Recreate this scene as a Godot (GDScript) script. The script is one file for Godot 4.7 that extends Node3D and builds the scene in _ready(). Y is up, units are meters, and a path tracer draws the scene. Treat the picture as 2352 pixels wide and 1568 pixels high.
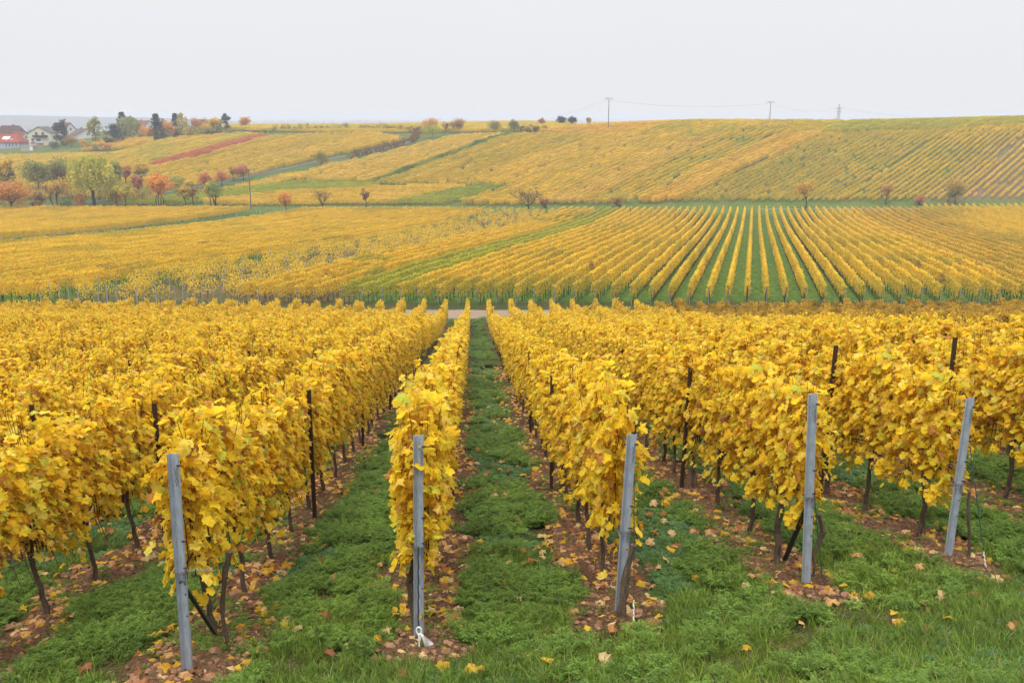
extends Node3D
# A vineyard in late autumn: x to the right, y up, -z away from the viewer. D below is the distance ahead (-z).

const COL_X = [0, 400, 800, 1200, 1600, 2000, 2352]
const DK = [0, 6.6, 7.4, 20, 45, 62, 72, 78, 84, 92, 251]
const BASE = [1.7, 4.36, 4.51, 7.02, 12.1, 15.45, 17.15, 17.85, 18.38, 18.72, 26.5]
const HD = [262, 300, 340, 380, 420, 460, 500, 600, 700, 800, 1200, 2500, 9000]
const HT = [[26.3, 25.2, 22.7, 21.4, 20.7, 18.3, 17.6, 17.0, 19.0, 24, 36, 45, 50], [26.3, 23.4, 20.3, 17.2, 14.2, 11.5, 8.3, 8.0, 9.0, 15, 34, 45, 50], [26.2, 22.1, 18.5, 14.7, 11.3, 9.3, 8.6, 8.0, 8.6, 13.8, 30, 45, 50], [26.2, 21.2, 15.3, 10.4, 8.2, 7.6, 7.2, 6.3, 6.3, 9.8, 26, 45, 50], [25.6, 18.2, 12.0, 6.6, 4.1, 4.2, 4.6, 6.3, 9.3, 13.8, 26, 45, 50], [25.4, 17.0, 8.0, 3.9, 4.0, 4.6, 5.6, 8.3, 11.3, 15.8, 28, 45, 50], [25.0, 15.7, 5.4, 2.4, 2.4, 2.8, 3.4, 5.8, 8.8, 13.8, 27, 45, 50]]
const PALE = [-99.5, 337.8, -101.7, 347.8, -103.9, 358.2, -98.2, 339.6, -100.4, 349.6, -102.6, 360.1, -97.0, 341.4, -99.1, 351.5, -101.3, 362.0, -95.7, 343.2, -97.7, 353.3, -99.9, 364.0, -94.4, 345.0, -96.4, 355.2, -98.5, 365.9, -93.1, 346.8, -95.0, 357.0, -97.1, 367.8, -91.7, 348.6, -93.7, 358.9, -95.7, 369.8, -90.4, 350.4, -92.3, 360.8, -94.3, 371.7, -89.0, 352.2, -90.9, 362.6, -92.9, 373.7, -87.6, 354.1, -89.5, 364.5, -91.4, 375.8, -86.2, 355.9, -88.0, 366.5, -90.0, 377.8, -84.8, 357.8, -86.6, 368.4, -88.5, 379.9, -83.4, 359.6, -85.1, 370.4, -87.0, 382.1, -82.0, 361.5, -83.7, 372.4, -85.5, 384.3, -80.5, 363.5, -82.2, 374.5, -84.0, 386.5]
const YOUNG = [-68.0, 244.6, -65.8, 245.8, -63.0, 245.8, -61.0, 246.9, -57.8, 248.1, -65.2, 238.8, -62.8, 240.0]
const PARCELS = [
	["narrow rows of dark green vines crossing the ridge below the steel pylon","fan",2.0,[0.14, 0.24, 0.05],[0.56, 0.52, 0.065],0.1,[66.0, 370.1, 101.0, 386.7, 139.1, 415.2, 128.4, 381.9, 101.9, 369.9, 75.7, 363.2]],
	["band of orange-brown vines on the ridge right of the hill power pole","fan",1.9,[0.86, 0.545, 0.055],[0.7, 0.42, 0.06],0.05,[12.0, 404.7, 38.2, 375.2, 72.2, 405.8, 81.1, 456.1, 15.6, 525.6]],
	["thin yellow vine rows with bare brown soil between them at the right end of the hillside","fan",2.6,[0.88, 0.6, 0.05],[0.86, 0.545, 0.055],0.12,[120.9, 258.4, 156.8, 254.0, 206.8, 342.3, 179.2, 329.1]],
	["bold golden vine rows with dark gaps running up the right hillside","fan",2.35,[0.88, 0.6, 0.05],[0.72, 0.53, 0.06],0.02,[91.6, 262.7, 120.9, 258.4, 179.2, 329.1, 206.8, 342.3, 213.9, 354.4, 162.1, 346.6]],
	["olive green and yellow vines along the hilltop at the right","fan",1.9,[0.56, 0.52, 0.065],[0.72, 0.53, 0.06],0.06,[161.6, 345.5, 213.9, 354.4, 238.9, 396.2, 137.4, 415.7, 116.1, 350.3]],
	["close olive-gold vine rows on the hill behind the orange tree, with a few green gaps","fan",2.2,[0.72, 0.53, 0.06],[0.88, 0.6, 0.05],0.07,[45.9, 265.0, 91.6, 262.7, 161.6, 345.5, 116.4, 350.2]],
	["bright orange-gold band of vines slanting up the middle of the right hillside","fan",1.8,[0.86, 0.545, 0.055],[0.9, 0.63, 0.1],0.0,[32.7, 261.7, 45.9, 265.0, 116.4, 350.2, 101.9, 357.6]],
	["patchy yellow vines with green gaps left of the orange hillside band","fan",2.1,[0.88, 0.6, 0.05],[0.56, 0.52, 0.065],0.09,[15.1, 256.7, 32.7, 261.7, 101.9, 357.6, 85.4, 365.0]],
	["light amber vines with brown patches slanting up the hill behind the bare tree","fan",1.9,[0.9, 0.63, 0.1],[0.86, 0.545, 0.055],0.05,[-3.1, 255.2, 15.1, 256.7, 85.4, 365.0, 70.3, 357.0]],
	["plain yellow vineyard above the bare tree in the lane","fan",1.9,[0.88, 0.6, 0.05],[0.72, 0.53, 0.06],0.02,[-23.2, 257.1, -3.1, 255.2, 70.2, 356.0, 59.5, 361.8, 1.2, 292.1]],
	["yellow vineyard speckled with green gaps on the upper middle hill","fan",2.0,[0.88, 0.6, 0.05],[0.9, 0.63, 0.1],0.08,[-23.0, 294.0, 1.2, 290.9, 59.5, 361.8, 38.3, 376.7]],
	["dull gold vineyard just right of the green strip on the middle hill","fan",1.9,[0.72, 0.53, 0.06],[0.88, 0.6, 0.05],0.03,[-44.1, 297.0, -23.0, 294.0, 38.3, 376.7, 2.6, 399.0]],
	["thin strip of green vines running up the middle hill","fan",1.9,[0.14, 0.24, 0.05],[0.56, 0.52, 0.065],0.05,[-47.8, 298.0, -44.1, 297.0, 2.6, 399.0, -2.0, 401.0]],
	["pale amber vineyard between the asphalt lane and the green strip","fan",1.9,[0.9, 0.63, 0.1],[0.88, 0.6, 0.05],0.06,[-75.6, 308.8, -47.8, 298.0, -2.0, 401.0, -21.9, 406.0, -38.3, 380.9, -47.0, 365.4, -65.6, 336.8]],
	["golden-green vineyard covering the ridge right of the power pole","fan",2.0,[0.88, 0.6, 0.05],[0.56, 0.52, 0.065],0.05,[38.2, 375.2, 70.2, 356.0, 122.3, 349.7, 144.2, 413.3, 81.1, 456.1, 73.4, 412.8]],
	["flat golden vineyard strip along the top of the left plateau","x",2.2,[0.88, 0.6, 0.05],[0.56, 0.52, 0.065],0.0,[-150.5, 494.6, 21.4, 422.7, 39.6, 594.4, 19.9, 670.7, -180.3, 593.2]],
	["strip of brick-red vines on the left slope","fan",1.8,[0.74, 0.24, 0.09],[0.68, 0.28, 0.1],0.0,[-139.1, 357.8, -130.7, 342.0, -123.6, 374.8, -113.8, 439.0, -122.3, 457.2]],
	["yellow vineyard between the red vine strip and the village gardens","fan",1.9,[0.88, 0.6, 0.05],[0.56, 0.52, 0.065],0.03,[-170.3, 393.9, -138.6, 356.5, -121.5, 454.2, -133.3, 466.3, -163.1, 452.2]],
	["yellow vineyard with pale posts below the red vine strip","fan",1.9,[0.88, 0.6, 0.05],[0.72, 0.53, 0.06],0.06,[-132.5, 344.6, -109.4, 294.9, -90.9, 322.3, -70.5, 363.1, -46.2, 403.6, -65.3, 444.9, -114.5, 441.5, -124.0, 376.2]],
	["broad olive-yellow vineyard behind the valley trees below the houses","fan",1.9,[0.72, 0.53, 0.06],[0.88, 0.6, 0.05],0.02,[-255.6, 443.1, -200.0, 417.6, -170.3, 393.9, -138.6, 356.5, -109.4, 294.9, -116.0, 280.7, -166.7, 285.9]],
	["small yellow vineyard at the edge of the village gardens","fan",2.0,[0.86, 0.545, 0.055],[0.88, 0.6, 0.05],0.04,[-198.1, 428.8, -172.5, 417.7, -168.1, 438.7, -179.6, 462.3, -203.7, 463.0]],
	["narrow golden vine rows just below the asphalt lane","x",1.9,[0.9, 0.63, 0.1],[0.88, 0.6, 0.05],0.0,[-99.5, 279.0, -84.5, 304.3, -74.0, 324.7, -70.2, 314.3, -76.3, 302.8, -84.1, 290.0]],
	["bright green vines at the foot of the slope left of the bare tree","x",1.9,[0.44, 0.47, 0.06],[0.56, 0.52, 0.065],0.03,[-41.2, 258.9, -26.5, 258.9, -3.5, 287.6, -7.7, 293.1, -28.8, 276.5]],
	["green-yellow vineyard rising from the row of valley trees to the lane","x",1.8,[0.5, 0.5, 0.06],[0.56, 0.52, 0.065],0.02,[-111.3, 255.3, -89.8, 273.3, -70.2, 283.1, -41.8, 289.9, -45.6, 297.8, -70.4, 301.8, -85.0, 293.0, -99.2, 281.9, -113.0, 273.2]],
	["low yellow vineyard behind the wooden power pole","x",1.9,[0.88, 0.6, 0.05],[0.9, 0.63, 0.1],0.02,[-85.6, 254.2, -39.4, 255.2, -28.2, 276.5, -7.7, 293.7, -41.8, 289.9, -70.2, 283.1, -89.6, 272.5]],
]
const TREES = [
	["rust_tree","big rust-brown bushy tree with an orange top beside the motorcyclist","round",-136.1,250.3,10.1,11.4,[0.42, 0.21, 0.055],[0.6, 0.29, 0.045]],
	["yellow_tree","tall thin yellow tree cut by the left picture edge","round",-155.4,285.0,14.3,4.9,[0.6, 0.38, 0.04],[0.24, 0.24, 0.06]],
	["olive_tree","hazy olive tree behind the rust-brown tree","round",-153.7,300.0,10.7,11.4,[0.24, 0.24, 0.06],[0.3, 0.29, 0.06]],
	["olive_tree","broad hazy olive tree behind the gnarled tree","round",-147.6,302.0,11.1,13.8,[0.24, 0.24, 0.06],[0.22, 0.14, 0.07]],
	["olive_tree","olive tree close behind the left side of the big willow","round",-138.8,298.0,10.1,10.8,[0.3, 0.29, 0.06],[0.24, 0.24, 0.06]],
	["olive_tree","tall thin olive tree right of the big willow","round",-128.7,300.0,9.9,4.9,[0.3, 0.29, 0.06],[0.24, 0.24, 0.06]],
	["yellow_tree","thin yellow tree with a red neighbour behind the orange maple","sparse",-120.3,300.0,9.5,5.7,[0.6, 0.38, 0.04],[0.13, 0.18, 0.05]],
	["red_tree","small red tree showing above the yellow sparse tree","sparse",-126.6,303.0,8.4,5.2,[0.3, 0.1, 0.06],[0.52, 0.23, 0.1]],
	["gnarled_tree","gnarled tree with a bent second trunk and brownish yellow leaves","sparse",-130.6,264.3,9.4,9.6,[0.6, 0.38, 0.04],[0.22, 0.14, 0.07]],
	["willow_tree","big green-gold willow, the largest tree of the valley","willow",-121.8,268.0,16.3,13.8,[0.5, 0.42, 0.06],[0.28, 0.28, 0.05]],
	["orange_tree","small orange tree between the big willow and the sparse yellow tree","round",-121.0,278.0,7.5,4.5,[0.6, 0.29, 0.045],[0.42, 0.21, 0.055]],
	["yellow_tree","low yellow-green tree with sparse leaves and forked trunk","sparse",-111.8,266.1,7.5,6.8,[0.36, 0.36, 0.05],[0.6, 0.38, 0.04]],
	["red_tree","narrow dull red tree left of the orange maple","round",-111.9,276.0,8.5,3.4,[0.52, 0.23, 0.1],[0.3, 0.1, 0.06]],
	["maple_tree","bright orange maple standing on several thin trunks","multi",-101.1,264.2,10.7,7.3,[0.6, 0.29, 0.045],[0.62, 0.28, 0.04]],
	["thin_tree","thin olive-yellow tree leaning left, next right of the orange maple","sparse",-93.4,262.3,7.6,4.5,[0.6, 0.38, 0.04],[0.24, 0.24, 0.06]],
	["thin_tree","thin orange-brown tree second right of the orange maple","sparse",-91.7,264.1,7.7,4.0,[0.22, 0.14, 0.07],[0.6, 0.29, 0.045]],
	["thin_tree","very thin yellow tree close left of the leaning green tree","sparse",-87.0,264.9,8.0,3.0,[0.6, 0.38, 0.04],[0.36, 0.36, 0.05]],
	["leaning_tree","small round green willow tree on a leaning forked trunk","lean",-84.1,260.3,8.4,5.5,[0.26, 0.3, 0.05],[0.13, 0.18, 0.05]],
	["green_bush","low dark green bush at the foot of the gnarled tree","bush",-126.1,259.4,2.7,4.4,[0.13, 0.18, 0.05],[0.025, 0.04, 0.03]],
	["orange_bush","rust-orange shrub between the gnarled tree and the big willow","bush",-124.2,264.3,4.7,4.3,[0.42, 0.21, 0.055],[0.6, 0.29, 0.045]],
	["olive_bush","olive-yellow shrub behind the sparse yellow tree","bush",-108.9,272.0,5.2,5.7,[0.3, 0.29, 0.06],[0.6, 0.38, 0.04]],
	["brown_bush","brown shrub between the rust-brown tree and the gnarled tree","bush",-135.0,262.4,5.4,4.2,[0.22, 0.14, 0.07],[0.42, 0.21, 0.055]],
	["orange_bush","dull orange shrub right behind the big willow","bush",-116.1,270.0,6.0,4.6,[0.42, 0.21, 0.055],[0.6, 0.38, 0.04]],
	["yellow_tree","yellow-olive tree behind the thin trees right of the orange maple","round",-103.1,285.0,6.8,6.0,[0.42, 0.36, 0.07],[0.3, 0.29, 0.06]],
	["red_tree","pinkish red tree, first and lowest of the roadside row","round",-98.9,297.7,5.7,4.8,[0.52, 0.23, 0.1],[0.6, 0.29, 0.045]],
	["red_tree","pinkish red tree, second of the roadside row","round",-95.0,303.0,5.6,5.2,[0.52, 0.23, 0.1],[0.6, 0.29, 0.045]],
	["red_tree","slim brownish red tree, third of the roadside row","sparse",-94.0,312.5,5.3,3.6,[0.52, 0.23, 0.1],[0.22, 0.14, 0.07]],
	["red_tree","dark pinkish red tree behind the wooden pole top, last of the roadside row","round",-91.1,313.7,5.8,4.8,[0.52, 0.23, 0.1],[0.3, 0.1, 0.06]],
	["orange_tree","small round orange tree in the lane right of the wooden pole","round",-62.9,255.5,5.9,4.1,[0.62, 0.32, 0.04],[0.6, 0.29, 0.045]],
	["bare_tree","small dark half bare tree in the lane, between the orange and the brown one","bare",-54.0,261.7,5.6,3.2,[0.22, 0.14, 0.07],[0.22, 0.14, 0.07]],
	["brown_tree","upright brown tree in the lane left of the large bare tree","sparse",-41.6,261.6,6.1,3.2,[0.36, 0.2, 0.06],[0.22, 0.14, 0.07]],
	["bare_tree","large spreading leafless tree in the middle of the lane","bare",4.5,255.4,7.9,8.5,[0.22, 0.14, 0.07],[0.22, 0.14, 0.07]],
	["brown_bush","low rust-coloured bush right of the large leafless tree","bush",9.2,262.1,3.6,3.2,[0.42, 0.21, 0.055],[0.22, 0.14, 0.07]],
	["orange_tree","orange tree at the foot of the hill, left one of three","sparse",82.1,257.5,8.8,6.6,[0.5, 0.3, 0.06],[0.6, 0.38, 0.04]],
	["orange_tree","low flat orange-brown tree at the foot of the hill, middle one of three","sparse",107.2,263.5,6.5,5.5,[0.42, 0.24, 0.07],[0.42, 0.21, 0.055]],
	["red_bush","small reddish bush between the two right hill-foot trees","bush",116.5,263.1,3.0,3.5,[0.42, 0.21, 0.055],[0.52, 0.23, 0.1]],
	["olive_tree","round olive and orange tree on a forked dark trunk at the right hill foot","round",126.8,263.6,7.1,7.3,[0.4, 0.26, 0.04],[0.24, 0.24, 0.06]],
	["brown_bush","small brown bush at the hill foot in front of the patchy vines","bush",30.2,263.9,2.7,3.3,[0.42, 0.21, 0.055],[0.22, 0.14, 0.07]],
	["round_bush","rounded half green half brown bush beside the asphalt lane","bush",-70.8,345.2,5.2,7.6,[0.13, 0.18, 0.05],[0.42, 0.21, 0.055]],
	["orange_tree","round amber tree behind the yellow-green willow on the plateau","round",-38.3,440.0,7.6,9.6,[0.52, 0.3, 0.06],[0.6, 0.29, 0.045]],
	["willow_tree","round yellow-green willow in front of the amber plateau tree","round",-34.8,411.5,6.1,9.8,[0.36, 0.36, 0.05],[0.42, 0.4, 0.05]],
	["amber_tree","amber-brown tree right of the yellow-green willow","round",-25.9,446.3,7.0,8.5,[0.45, 0.25, 0.07],[0.22, 0.14, 0.07]],
	["brown_tree","slim brown tree between the willow and the amber-brown tree","sparse",-31.3,445.0,5.4,4.7,[0.22, 0.14, 0.07],[0.52, 0.23, 0.1]],
	["olive_tree","olive-brown tree, left of the pair at the dark red hedge","round",-8.0,430.0,5.6,7.8,[0.32, 0.26, 0.07],[0.24, 0.24, 0.06]],
	["olive_tree","olive tree, right of the pair at the dark red hedge","round",1.0,430.0,5.9,5.7,[0.22, 0.23, 0.06],[0.24, 0.24, 0.06]],
	["red_tree","tiny round red tree on the plateau skyline","round",16.6,520.0,5.4,4.5,[0.52, 0.23, 0.1],[0.3, 0.1, 0.06]],
	["dark_tree","dark green tree cluster on the skyline, larger left one","round",27.4,520.0,5.9,7.4,[0.05, 0.08, 0.05],[0.025, 0.04, 0.03]],
	["dark_tree","dark green tree on the skyline, smaller right one","round",33.4,520.0,5.6,5.9,[0.05, 0.08, 0.05],[0.025, 0.04, 0.03]],
	["olive_tree","tiny yellow-olive tree top on the skyline left of the hill power pole","round",42.6,520.0,4.9,3.5,[0.24, 0.24, 0.06],[0.6, 0.38, 0.04]],
	["bare_bush","leafless reddish bush tops on the ridge skyline","bare",108.6,455.0,2.8,4.8,[0.52, 0.23, 0.1],[0.22, 0.14, 0.07]],
	["bare_bush","leafless grey bush top on the ridge beside the far pole","bare",125.7,450.0,2.6,3.9,[0.22, 0.14, 0.07],[0.22, 0.14, 0.07]],
	["bare_bush","leafless grey bush top on the ridge left of the pylon","bare",141.7,450.0,2.7,3.9,[0.22, 0.14, 0.07],[0.22, 0.14, 0.07]],
	["pine_tree","dark spreading pine in front of the white gabled house","pine",-223.0,465.5,12.6,11.1,[0.025, 0.04, 0.03],[0.04, 0.05, 0.04]],
	["poplar_tree","upright yellow-green poplar right of the white houses","poplar",-207.0,464.7,13.0,7.7,[0.36, 0.3, 0.06],[0.13, 0.18, 0.05]],
	["conifer_tree","broad dark conifer mass right of the poplar","pine",-188.6,442.9,9.6,12.2,[0.03, 0.045, 0.04],[0.025, 0.04, 0.03]],
	["conifer_tree","tall dark spruce rising behind the village willow","spruce",-195.8,472.0,13.8,7.2,[0.025, 0.04, 0.03],[0.03, 0.05, 0.04]],
	["willow_tree","grey-green weeping willow in the village gardens","willow",-192.0,469.8,11.9,12.3,[0.22, 0.23, 0.08],[0.28, 0.27, 0.08]],
	["conifer_tree","dark pointed conifer right of the red house roof","spruce",-174.8,461.1,12.7,6.6,[0.025, 0.04, 0.03],[0.03, 0.05, 0.04]],
	["conifer_tree","narrow dark cypress left of the tall yellow poplar","spruce",-169.7,473.1,11.3,4.5,[0.025, 0.04, 0.03],[0.03, 0.05, 0.04]],
	["poplar_tree","tall yellow poplar beside the narrow dark cypress","poplar",-164.9,469.3,11.0,7.8,[0.48, 0.35, 0.06],[0.24, 0.24, 0.06]],
	["orange_tree","round orange tree below the pointed conifer","round",-169.5,462.8,7.9,8.8,[0.6, 0.29, 0.045],[0.42, 0.21, 0.055]],
	["orange_bush","low bright orange bush below the red house roof","round",-178.7,462.9,5.2,8.4,[0.62, 0.26, 0.04],[0.6, 0.29, 0.045]],
	["orange_tree","amber tree below the red house roof","round",-183.8,468.3,5.9,7.8,[0.6, 0.29, 0.045],[0.6, 0.38, 0.04]],
	["purple_tree","rust and purple tree in the middle of the garden trees","round",-160.4,479.6,8.0,10.3,[0.42, 0.21, 0.055],[0.3, 0.1, 0.06]],
	["yellow_tree","yellow tree right of the rust and purple tree","round",-152.9,471.3,5.8,10.1,[0.6, 0.38, 0.04],[0.36, 0.36, 0.05]],
	["yellow_tree","yellow-topped tree left of the lone garden pine","round",-150.0,474.7,9.0,8.6,[0.6, 0.38, 0.04],[0.13, 0.18, 0.05]],
	["pine_tree","lone dark pine at the right end of the garden trees","pine",-150.8,495.3,8.7,6.6,[0.025, 0.04, 0.03],[0.025, 0.04, 0.03]],
	["orange_tree","lone orange tree on the plateau right of the gardens","round",-152.3,535.6,7.2,8.2,[0.5, 0.27, 0.05],[0.6, 0.29, 0.045]],
	["olive_tree","olive garden tree below the yellow poplar","round",-156.2,456.5,6.6,9.1,[0.24, 0.24, 0.06],[0.6, 0.38, 0.04]],
	["grey_tree","thin grey-brown tree behind the garden trees","sparse",-174.2,467.4,9.7,6.2,[0.22, 0.14, 0.07],[0.24, 0.24, 0.06]],
	["amber_bush","amber garden bush in front of the dark pine","bush",-214.3,454.3,6.4,8.2,[0.36, 0.2, 0.05],[0.24, 0.24, 0.06]],
	["green_bush","dark green garden bush left below the dark pine","bush",-222.7,454.0,4.1,6.9,[0.04, 0.06, 0.04],[0.13, 0.18, 0.05]],
	["orange_bush","small orange bush at the garden fence","bush",-206.3,448.9,3.7,3.8,[0.6, 0.29, 0.045],[0.6, 0.38, 0.04]],
	["yellow_bush","small yellow bush under the village willow","bush",-188.6,467.9,3.6,3.3,[0.6, 0.38, 0.04],[0.36, 0.36, 0.05]],
	["purple_bush","dark purple bush in the gardens","bush",-161.4,449.4,3.9,3.9,[0.1, 0.03, 0.05],[0.3, 0.1, 0.06]],
	["dark_bush","dark green bush in the gardens left of the purple one","bush",-168.6,451.3,3.7,3.9,[0.025, 0.04, 0.03],[0.13, 0.18, 0.05]],
	["garden_bush","olive bush at the garden end of the lane","bush",-196.6,431.9,3.9,5.1,[0.24, 0.24, 0.06],[0.6, 0.38, 0.04]],
	["garden_bush","amber bush on the meadow below the gardens","bush",-183.7,424.3,3.7,4.4,[0.5, 0.27, 0.05],[0.42, 0.21, 0.055]],
	["garden_bush","brown bush on the meadow left of the amber one","bush",-189.1,426.7,3.1,5.7,[0.22, 0.14, 0.07],[0.24, 0.24, 0.06]],
]
const HEDGES = [
	["dark green hedge with yellow leaves along the plateau edge",4.4,[0.1, 0.13, 0.06],[0.24, 0.24, 0.06],[-122.7, 484.0, -106.6, 482.5, -94.0, 486.6, -84.8, 485.9]],
	["yellow and dark green hedge between the green hedge and the amber tree",4.0,[0.12, 0.12, 0.05],[0.45, 0.33, 0.05],[-77.7, 483.8, -62.7, 472.0, -47.7, 454.8, -41.1, 440.1]],
	["dark red hedge at the plateau edge",3.2,[0.15, 0.05, 0.04],[0.3, 0.08, 0.06],[3.8, 432.0, 11.7, 425.8, 18.6, 418.0]],
	["brown and dull red thicket along the upper asphalt lane",3.4,[0.24, 0.12, 0.07],[0.32, 0.16, 0.06],[-62.8, 357.0, -56.3, 369.8, -49.1, 381.6, -42.7, 396.6, -42.0, 418.1]],
	["brown and olive thicket behind the valley trees on the left",6.5,[0.3, 0.25, 0.08],[0.38, 0.2, 0.07],[-154.3, 272.8, -144.9, 274.5, -134.7, 277.6, -123.8, 280.0, -113.0, 282.8]],
	["mixed olive, orange and dark shrubs along the village gardens",4.6,[0.16, 0.17, 0.06],[0.42, 0.24, 0.06],[-199.4, 450.0, -191.4, 453.8, -182.4, 458.1, -170.9, 455.9, -160.8, 457.5, -153.5, 467.8, -148.2, 483.0]],
	["dark low hedge on the grass slope below the plateau vineyard",1.6,[0.06, 0.09, 0.05],[0.2, 0.1, 0.06],[-154.1, 469.7, -144.4, 474.0, -131.9, 476.5, -123.4, 477.8]],
]
const LANE = [-146.7, 254.6, -141.4, 260.4, -138.5, 264.4, -134.6, 269.2, -128.4, 275.3, -121.8, 281.4, -114.8, 287.5, -108.6, 293.0, -100.4, 306.4, -90.9, 322.1, -78.4, 344.5, -69.8, 359.2, -58.5, 372.9, -48.5, 383.9, -41.7, 405.9]
const END_POSTS = [[-2.694, -0.014, -6.692, -2.645, 1.936, -6.692], [-0.814, 0.002, -7.116, -0.77, 1.933, -7.116], [0.988, 0.008, -7.571, 1.052, 1.778, -7.571], [2.878, 0.005, -8.094, 2.788, 1.986, -8.094], [4.575, -0.033, -8.753, 4.598, 1.735, -8.753]]


const WORD = ["first", "second", "third", "fourth", "fifth", "sixth", "seventh", "eighth", "ninth", "tenth", "eleventh", "twelfth", "thirteenth", "fourteenth", "fifteenth", "sixteenth", "seventeenth", "eighteenth", "nineteenth", "twentieth", "twenty-first", "twenty-second", "twenty-third", "twenty-fourth", "twenty-fifth", "twenty-sixth", "twenty-seventh", "twenty-eighth", "twenty-ninth", "thirtieth", "thirty-first", "thirty-second", "thirty-third", "thirty-fourth", "thirty-fifth", "thirty-sixth", "thirty-seventh", "thirty-eighth", "thirty-ninth", "fortieth"]
const EYE = 4.5
const ROW_GAP = 1.85
const ROW_LEAN = 0.043
var U := []
var COLS := []
var used := {}
var rng := RandomNumberGenerator.new()
var fine := FastNoiseLite.new()
var broad := FastNoiseLite.new()
var M := {}
var lump_seed := 0.0

# ---------------------------------------------------------------- mesh collector
class MB:
	var v := PackedVector3Array()
	var c := PackedColorArray()
	var n := PackedVector3Array()
	func tri(a: Vector3, b: Vector3, d: Vector3, col: Color):
		v.append(a); v.append(b); v.append(d)
		c.append(col); c.append(col); c.append(col)
	func quad(a: Vector3, b: Vector3, d: Vector3, e: Vector3, col: Color):
		tri(a, b, d, col); tri(a, d, e, col)
	func box(center: Vector3, size: Vector3, col: Color, basis := Basis()):
		var h := size * 0.5
		var p := []
		for k in 8:
			p.append(center + basis * Vector3(h.x if k & 1 else -h.x, h.y if k & 2 else -h.y, h.z if k & 4 else -h.z))
		for f in [[0, 1, 3, 2], [5, 4, 6, 7], [4, 0, 2, 6], [1, 5, 7, 3], [2, 3, 7, 6], [4, 5, 1, 0]]:
			quad(p[f[0]], p[f[1]], p[f[2]], p[f[3]], col)
	func tube(pts: Array, rad: Array, sides: int, col: Color, wob := 0.0, r: RandomNumberGenerator = null):
		var rings := []
		for k in pts.size():
			var d: Vector3 = (pts[mini(k + 1, pts.size() - 1)] - pts[maxi(k - 1, 0)]).normalized()
			var s := d.cross(Vector3(0.31, 0.2, 0.93))
			if s.length() < 0.05:
				s = d.cross(Vector3(1, 0, 0))
			s = s.normalized()
			var t := d.cross(s)
			var ring := []
			for q in sides:
				var a := TAU * q / sides
				var rr: float = rad[k]
				if wob > 0.0:
					rr *= 1.0 + r.randf_range(-wob, wob)
				ring.append(pts[k] + (s * cos(a) + t * sin(a)) * rr)
			rings.append(ring)
		for k in rings.size() - 1:
			for q in sides:
				var q2 := (q + 1) % sides
				var cc := col
				if wob > 0.0:
					cc = col * r.randf_range(0.75, 1.25)
				quad(rings[k][q], rings[k][q2], rings[k + 1][q2], rings[k + 1][q], cc)
		for e in [0, rings.size() - 1]:
			if rad[e] > 0.004:
				for q in range(1, sides - 1):
					tri(rings[e][0], rings[e][q], rings[e][q + 1], col)
	func leaf(p: Vector3, tip: Vector3, nrm: Vector3, s: float, col: Color, lod: int, edge: Color):
		tip = tip.normalized()
		var x := tip.cross(nrm).normalized()
		var z := x.cross(tip)
		if lod == 2:
			var a := p
			var b := p + tip * s
			var l := p + tip * s * 0.5 + x * s * 0.5 + z * s * 0.08
			var r := p + tip * s * 0.5 - x * s * 0.5 + z * s * 0.08
			tri(a, l, b, col); tri(a, b, r, edge)
			return
		var o: Array
		if lod == 0:
			o = [[0.0, 0.12], [0.2, -0.08], [0.47, 0.03], [0.43, 0.24], [0.62, 0.46], [0.37, 0.56], [0.3, 0.8], [0.0, 1.0], [-0.3, 0.8], [-0.37, 0.56], [-0.62, 0.46], [-0.43, 0.24], [-0.47, 0.03], [-0.2, -0.08]]
		else:
			o = [[0.0, 0.06], [0.42, -0.02], [0.54, 0.5], [0.0, 1.0], [-0.54, 0.5], [-0.42, -0.02]]
		var cen := p + tip * s * 0.34
		var q := []
		for k in o:
			q.append(p + tip * s * k[1] + x * s * k[0] - z * s * (k[0] * k[0] * 0.6 + (k[1] - 0.34) * (k[1] - 0.34) * 0.35) * (1.0 + 0.9 * sin(p.x * 91.0 + p.y * 57.0 + k[0] * 7.0 + k[1] * 5.0)))
		for k in q.size():
			v.append(cen); v.append(q[k]); v.append(q[(k + 1) % q.size()])
			c.append(col); c.append(edge); c.append(edge)
	func mesh(mat: Material) -> ArrayMesh:
		var a := []
		a.resize(Mesh.ARRAY_MAX)
		a[Mesh.ARRAY_VERTEX] = v
		a[Mesh.ARRAY_COLOR] = c
		if n.size() == v.size():
			a[Mesh.ARRAY_NORMAL] = n
		var m := ArrayMesh.new()
		m.add_surface_from_arrays(Mesh.PRIMITIVE_TRIANGLES, a)
		m.surface_set_material(0, mat)
		return m

# ---------------------------------------------------------------- the land
func tangents(x: Array, y: Array) -> Array:
	var d := []
	for i in x.size() - 1:
		d.append((y[i + 1] - y[i]) / (x[i + 1] - x[i]))
	var m := [d[0]]
	for i in range(1, d.size()):
		m.append(0.0 if d[i - 1] * d[i] <= 0.0 else 2.0 * d[i - 1] * d[i] / (d[i - 1] + d[i]))
	m.append(d[-1])
	return m

func profile(c: int, D: float) -> float:
	var x: PackedFloat64Array = COLS[c][0]
	var y: PackedFloat64Array = COLS[c][1]
	var m: PackedFloat64Array = COLS[c][2]
	if D <= x[0]: return y[0]
	if D >= x[-1]: return y[-1]
	var i := x.bsearch(D, false) - 1
	var h := x[i + 1] - x[i]
	var t := (D - x[i]) / h
	var s := 1.0 - t
	return y[i] * (1.0 + 2.0 * t) * s * s + m[i] * h * t * s * s + y[i + 1] * t * t * (3.0 - 2.0 * t) + m[i + 1] * h * t * t * (t - 1.0)

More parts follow.
